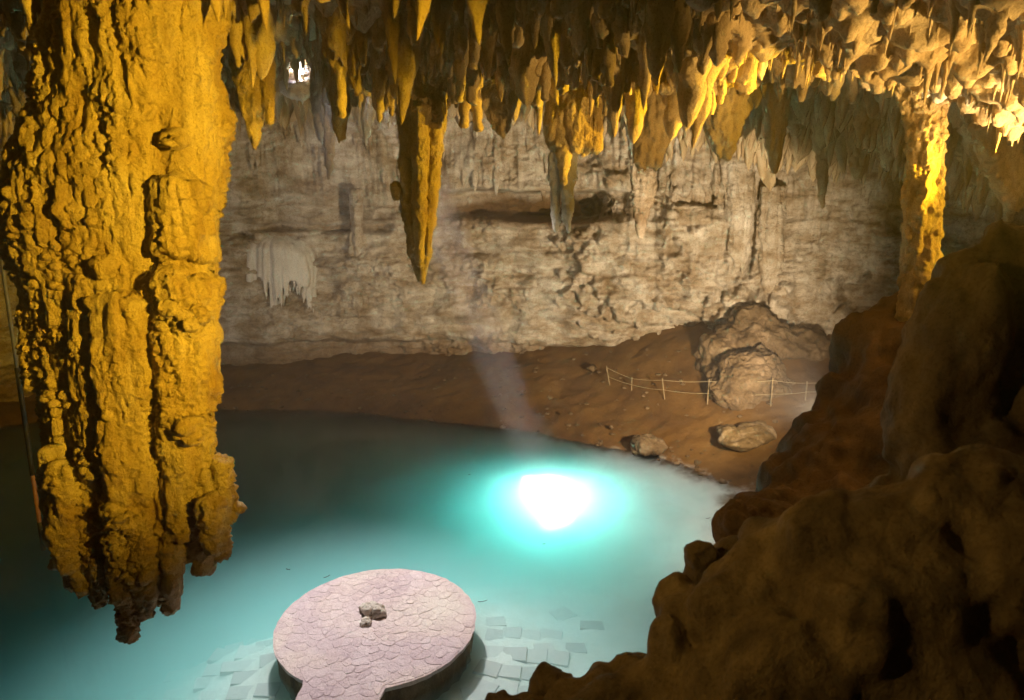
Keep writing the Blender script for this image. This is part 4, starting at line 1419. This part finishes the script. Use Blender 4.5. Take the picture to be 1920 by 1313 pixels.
# rubble strewn over the bank
rb = random.Random(61)
VV, FF, off = [], [], 0
icoV, icoT = Soup.ico(1)
while len(VV) < 420:
    x, y = rb.uniform(-13, 9.5), rb.uniform(19, 29.5)
    z = gz_at(x, y)
    if z < -0.03 or z > 2.6 or (z > .45 and rb.random() < .6):
        continue
    r = 0.02 + 0.09 * rb.random() ** 3
    q = icoV * (1 + .45 * fbm(icoV * 1.2 + len(VV), 2, len(VV) % 40))[:, None]
    VV.append(q * np.array([r * rb.uniform(.8, 1.5), r * rb.uniform(.8, 1.4), r * .6]) + np.array([x, y, z + r * .15]))
    FF.append(icoT + off)
    off += len(icoV)
link("rubble", mesh_from("rubble", np.concatenate(VV), np.concatenate(FF), False), M['boulder'], kind="stuff", label="loose rubble and pebbles strewn over the muddy far bank")

# ------------------------------------------------------------------ rope fence on the mud bank
posts = []
for i, (u, vb, vt, lean, lab) in enumerate([
    (1144, 722, 687, -.22, "leftmost leaning wooden rope post at the foot of the mud ramp"),
    (1184, 732, 708, 0.0, "second wooden rope post from the left on the mud bank"),
    (1247, 748, 710, -.18, "third rope post leaning by the little pale rock"),
    (1326, 758, 712, 0.02, "rope post standing at the left edge of the domed boulder"),
    (1445, 762, 710, 0.0, "rope post standing before the right part of the domed boulder"),
    (1510, 750, 716, 0.0, "rightmost rope post next to the dark rock slope")]):
    z = 1.2
    for _ in range(12):
        p = at_z(u, vb, z)
        z = 0.5 * z + 0.5 * gz_at(p[0], p[1])
    p = at_z(u, vb, z)
    h = (vb - vt) * (p[1] / ray(u, vb)[1]) / FPX * 1.05
    sp = Soup()
    nn = 8
    tt = np.linspace(0, 1, nn)
    base = np.array([p[0], p[1], p[2] - .12])
    P = base + np.stack([lean * tt * h, 0 * tt, tt * (h + .12)], -1)
    sp.tube(P, 0.026 * (1 - .15 * tt) * (1 + .1 * np.sin(tt * 9 + i)), 10)
    link("fence_post", mesh_from("fence_post", np.concatenate(sp.V), np.concatenate(sp.T)), M['wood'], label=lab, category="post", group="posts of the rope fence")
    posts.append((base + np.array([0, 0, .12]), np.array([lean * h, 0, h])))
endp = at_z(1560, 742, 1.6)
for frac, lab in ((0.93, "upper rope strung along the fence posts on the bank"), (0.45, "lower rope strung along the fence posts on the bank")):
    P = []
    for a, b_ in zip(posts[:-1], posts[1:]):
        p0 = a[0] + a[1] * frac
        p1 = b_[0] + b_[1] * frac
        for t in np.linspace(0, 1, 10, endpoint=False):
            q = p0 + (p1 - p0) * t
            q[2] -= 0.05 * np.linalg.norm(p1 - p0) * 4 * t * (1 - t) * .5
            q[1] -= 0.045
            P.append(q)
    q = posts[-1][0] + posts[-1][1] * frac
    P.append(q - [0, .045, 0])
    P.append(q + np.array([1.6, .2, -.05]))
    sp = Soup()
    sp.tube(np.array(P), 0.009, 6)
    link("rope", mesh_from("rope", np.concatenate(sp.V), np.concatenate(sp.T)), M['rope'], label=lab, category="rope", group="ropes of the fence")

# ------------------------------------------------------------------ leaning pole at the left
pb = at_z(80, 1020, -0.3)
pt_ = at_y(-10, 400, pb[1] + 0.6)
pole = empty("leaning_pole", pb, label="thin leaning pole standing in the water at the left edge", category="pole")
for nm, t0, t1, mat, r in (("pole_tube", 0.55, 1.0, 'pole_grey', .045), ("dark_sleeve", 0.22, 0.55, 'pole_dark', .06), ("red_section", 0.07, 0.22, 'pole_red', .05), ("pole_foot", -0.02, 0.07, 'pole_dark', .055)):
    sp = Soup()
    tt = np.linspace(t0, t1, 6)[:, None]
    sp.tube((pt_ - pb) * tt, r, 14)
    link(nm, mesh_from(nm, np.concatenate(sp.V), np.concatenate(sp.T)), M[mat], pole)

# ------------------------------------------------------------------ round stone platform with walkway
DZ = 0.40
DC = np.array([-2.62, 11.80])
DR = 1.92
plat = empty("round_platform", (DC[0], DC[1], gz_at(*DC)), label="round pale pink stone platform with walkway in the shallow water", category="platform")
w0l, w0r = at_z(580, 1266, DZ)[:2], at_z(722, 1284, DZ)[:2]
w1l, w1r = at_z(541, 1322, DZ)[:2], at_z(708, 1322, DZ)[:2]
dl, dr_ = (w1l - w0l), (w1r - w0r)
dirw = dl / np.linalg.norm(dl) + dr_ / np.linalg.norm(dr_)
dirw /= np.linalg.norm(dirw)
perp = np.array([-dirw[1], dirw[0]])
mid = (w0l + w0r) / 2
halfw = abs(np.dot(w0r - w0l, perp)) / 2
LEN = 5.0
print("walkway", mid, dirw, halfw)


def outline(inset=0.0, n=120, jag=0.0):
    """closed outline of disc and walkway, walking counter-clockwise"""
    ang0 = math.atan2(*(w0l - DC)[::-1])
    ang1 = math.atan2(*(w0r - DC)[::-1])
    if ang1 < ang0:
        ang1 += 2 * math.pi
    # long way round: from right shoulder to left shoulder
    a = np.linspace(ang1, ang0 + 2 * math.pi, n)
    P = DC + (DR - inset) * (1 + jag * perlin(np.stack([np.cos(a) * 9, np.sin(a) * 9, 0 * a], -1), 6))[:, None] * np.stack([np.cos(a), np.sin(a)], -1)
    tt = np.linspace(0.05, 1, 30)[:, None]
    pl = perp if np.dot(w0l - mid, perp) > 0 else -perp
    L = mid + pl * (halfw - inset) + dirw * LEN * tt
    R = mid - pl * (halfw - inset) + dirw * LEN * tt
    if jag:
        q = tt[:, 0] * 20
        L = L + pl * (0.03 * perlin(np.stack([q, 0 * q, 0 * q], -1), 2))[:, None]
        R = R - pl * (0.03 * perlin(np.stack([q, 0 * q + 5, 0 * q], -1), 2))[:, None]
    return np.concatenate([P, L, R[::-1]])


def slab(name, mat, inset_top, inset_bot, z_top, z_bot, rows, jag, rough, cap=True, seed=1):
    Pt, Pb = outline(inset_top, 160, jag), outline(inset_bot, 160, jag)
    n = len(Pt)
    V = []
    for k in range(rows):
        t = k / (rows - 1)
        P = Pt * (1 - t) + Pb * t
        z = z_top + (z_bot - z_top) * t
        q = np.stack([P[:, 0] * 5, P[:, 1] * 5, np.full(n, z * 8)], -1)
        nrm = P - np.roll(P, 1, 0)
        nn_ = np.stack([nrm[:, 1], -nrm[:, 0]], -1)
        nn_ /= np.linalg.norm(nn_, axis=1, keepdims=True) + 1e-9
        off_ = rough * (fbm(q, 3, seed)) * (1 if 0 < k < rows - 1 else .3)
        V.append(np.concatenate([P + nn_ * off_[:, None], np.full((n, 1), z)], 1))
    V = np.stack(V, 1).reshape(-1, 3)
    F_ = grid_faces(n, rows, True)
    me = bpy.data.meshes.new(name)
    faces = [tuple(f) for f in F_]
    if cap:
        faces.append(tuple(i * rows for i in range(n))[::-1])
    me.from_pydata([tuple(v) for v in V], [], faces)
    me.update()
    for pgn in me.polygons:
        pgn.use_smooth = len(pgn.vertices) == 4
    me.transform(__import__("mathutils").Matrix.Translation(-Vector(plat.location)))
    return link(name, me, M[mat], plat)


slab("side_wall", 'rubble', 0.05, 0.16, DZ - 0.09, -1.2, 9, 0.006, 0.06, False, 3)
slab("rim_edge", 'stone', 0.0, 0.02, DZ - 0.006, DZ - 0.10, 4, 0.008, 0.03, True, 4)


# paving stones of the deck: Voronoi cells, each its own piece
def clip_poly(poly, p, n):
    out_ = []
    for i in range(len(poly)):
        a, b_ = poly[i], poly[(i + 1) % len(poly)]
        da, db = np.dot(a - p, n), np.dot(b_ - p, n)
        if da <= 0:
            out_.append(a)
        if da * db < 0:
            out_.append(a + (b_ - a) * da / (da - db))
    return out_


rng = np.random.default_rng(77)
pl = perp if np.dot(w0l - mid, perp) > 0 else -perp


def inside(p, m):
    if np.linalg.norm(p - DC) < DR - m:
        return True
    q = p - mid
    return 0 < np.dot(q, dirw) < LEN and abs(np.dot(q, perp)) < halfw - m


pts = []
tries = 0
while tries < 9000 and len(pts) < 292:
    tries += 1
    if rng.random() < 0.86:
        a, r = rng.uniform(0, 6.283), DR * math.sqrt(rng.random())
        p = DC + r * np.array([math.cos(a), math.sin(a)])
    else:
        p = mid + dirw * rng.uniform(0, 1.6) + perp * rng.uniform(-halfw, halfw)
    if not inside(p, 0.05):
        continue
    md = 0.095 + 0.16 * rng.random() ** 2
    if all(np.hypot(*(p - q)) > md for q in pts):
        pts.append(p)
pts = np.array(pts)
for i, p in enumerate(pts):
    poly = [p + np.array(c) * 0.22 for c in ((-1, -1), (1, -1), (1, 1), (-1, 1))]
    d2 = np.hypot(*(pts - p).T)
    for j in np.argsort(d2)[1:22]:
        poly = clip_poly(poly, (p + pts[j]) / 2, (pts[j] - p) / d2[j])
        if not poly:
            break
    if len(poly) < 3:
        continue
    poly = np.array([q if inside(q, 0.03) else q for q in poly])
    # keep within the deck
    fix = []
    for q in poly:
        if not inside(q, 0.03):
            d_c = q - DC
            if np.dot(q - mid, dirw) < 0.05 or abs(np.dot(q - mid, perp)) > halfw * 1.6:
                q = DC + d_c / np.linalg.norm(d_c) * (DR - 0.03)
            else:
                w_ = np.dot(q - mid, perp)
                q = q - perp * (w_ - np.clip(w_, -halfw + .03, halfw - .03))
        fix.append(q)
    poly = np.array(fix)
    cen = poly.mean(0)
    # roundish irregular stone: cut corners
    dense_p = []
    for a, b_ in zip(poly, np.roll(poly, -1, 0)):
        dense_p += [a * .78 + b_ * .22, a * .22 + b_ * .78]
    dense_p = np.array(dense_p)
    nn = len(dense_p)
    jit = 1 + 0.02 * rng.normal(size=nn)
    gap = 0.995
    hgt = 0.0005 + 0.006 * rng.random() ** 5
    o0 = cen + (dense_p - cen) * gap * jit[:, None]
    o1 = cen + (dense_p - cen) * (gap - .05) * jit[:, None]
    tilt = rng.normal(size=2) * 0.012
    V = np.concatenate([np.c_[o0, np.full(nn, DZ - 0.03)], np.c_[o0, np.full(nn, DZ + hgt - .006)], np.c_[o1, DZ + hgt + (o1 - cen) @ tilt], [[*cen, DZ + hgt + .003]]])
    V -= np.array(plat.location)
    faces = []
    for k in range(nn):
        k2 = (k + 1) % nn
        faces += [(k, k2, nn + k2, nn + k), (nn + k, nn + k2, 2 * nn + k2, 2 * nn + k), (2 * nn + k, 2 * nn + k2, 3 * nn)]
    me = bpy.data.meshes.new("paving_stone")
    me.from_pydata(V.tolist(), [], faces)
    me.update()
    link("paving_stone", me, M['stone'], plat)

# two loose rocks on the deck
for lab, bl, sd in (("larger brown lump of rock lying in the middle of the platform", [(698, 1143, 20, 13, 18), (710, 1148, 14, 12, 14), (686, 1142, 13, 8, 12)], 71), ("smaller pale stone in front of the lump on the platform", [(686, 1167, 10, 7, 10)], 72)):
    bb = []
    for (u, v, ru, rv, ry) in bl:
        bb.append((u, v, at_z(u, v + rv * .4, DZ)[1], ru, rv, ry))
    rock("loose_rock", lab, 'pale', bb, 0.012, sd, 0.035, 7.0, cat="rock")

# ------------------------------------------------------------------ pavers lying on the lake bed
pv_me = []
for k in range(5):
    rg = random.Random(k)
    c = [(-.5 + rg.uniform(-.05, .08), -.5 + rg.uniform(-.05, .08)), (.5 + rg.uniform(-.08, .05), -.5 + rg.uniform(-.05, .08)), (.5 + rg.uniform(-.08, .05), .5 + rg.uniform(-.08, .05)), (-.5 + rg.uniform(-.05, .08), .5 + rg.uniform(-.08, .05))]
    V = [(x, y, -1) for x, y in c] + [(x, y, -.15) for x, y in c] + [(x * .97, y * .97, 0) for x, y in c]
    me = bpy.data.meshes.new("paver")
    me.from_pydata(V, [], [(8, 9, 10, 11)] + [(a, (a + 1) % 4, 4 + (a + 1) % 4, 4 + a) for a in range(4)] + [(4 + a, 4 + (a + 1) % 4, 8 + (a + 1) % 4, 8 + a) for a in range(4)])
    me.materials.append(M['paver'])
    pv_me.append(me)
PV = [(335, 1262, .5, .35, .25), (365, 1212, .5, .34, .1), (410, 1255, .5, .36, .1), (450, 1298, .5, .36, .12), (330, 1302, .5, .36, .2), (260, 1300, .5, .36, .35), (500, 1292, .46, .36, .05), (388, 1279, .50, .36, .2), (457, 1270, .48, .36, .15), (420, 1227, .5, .4, -.1), (470, 1222, .5, .42, .1), (440, 1212, .42, .36, .5), (500, 1208, .5, .3, .2), (415, 1196, .6, .3, .1), (455, 1248, .9, .34, .12), (480, 1190, .5, .3, -.2), (505, 1237, .4, .4, .3), (398, 1305, .55, .32, .05), (300, 1290, .5, .35, .3), (345, 1240, .45, .3, .1), (485, 1172, .45, .35, .2),
      (928, 1190, .40, .38, -.05), (960, 1186, .40, .36, .0), (995, 1192, .40, .4, -.05), (1032, 1192, .48, .4, -.2), (925, 1222, .42, .38, -.1), (965, 1225, .5, .4, -.05), (1003, 1230, .5, .42, .0), (1042, 1232, .52, .42, -.2), (1080, 1214, .44, .3, .0), (1055, 1150, .5, .4, .6), (1110, 1172, .5, .3, .0), (915, 1252, .46, .4, -.3), (955, 1258, .45, .36, -.1), (985, 1262, .4, .36, .0), (905, 1290, .5, .42, -.4), (945, 1290, .5, .4, -.2), (930, 1165, .4, .34, .1), (890, 1300, .5, .4, .3), (1020, 1215, .4, .3, .1), (925, 1310, .5, .4, .0), (975, 1300, .5, .4, .1), (860, 1312, .5, .42, .2)]
rg = random.Random(4)
for (u, v, sx_, sy_, a) in PV:
    z = -.4
    for _ in range(5):
        p = at_z(u, v, z)
        z = gz_at(p[0], p[1]) + .02
    o = bpy.data.objects.new("paver", rg.choice(pv_me))
    COL.objects.link(o)
    o.parent = ground
    o.location = (p[0], p[1], z)
    o.scale = (sx_, sy_, .09)
    o.rotation_euler = (rg.gauss(0, .018), rg.gauss(0, .018), a)
# a few twigs
for i, (u, v, L, a, lab) in enumerate([(612, 1082, .16, .8, "dark twig drifting just above the platform's left shoulder"), (905, 1128, .2, .3, "dark twig beside the platform's right rim"), (1020, 1020, .08, .2, "tiny leaf floating between light spot and platform"), (1328, 972, .14, .4, "short twig floating near the right boulders"), (880, 890, .06, 0, "tiny leaf floating left of the light spot"), (540, 1068, .1, -.3, "tiny twig floating in the blue water left of the platform")]):
    p = at_z(u, v, 0.008)
    sp = Soup()
    tt = np.linspace(-1, 1, 5)[:, None]
    sp.tube(p + tt * np.array([math.cos(a), math.sin(a), 0]) * L / 2 + np.c_[0 * tt, .15 * L * tt ** 2, 0 * tt], 0.007, 6)
    link("twig", mesh_from("twig", np.concatenate(sp.V), np.concatenate(sp.T)), M['twig'], label=lab, category="twig", group="twigs floating on the water")
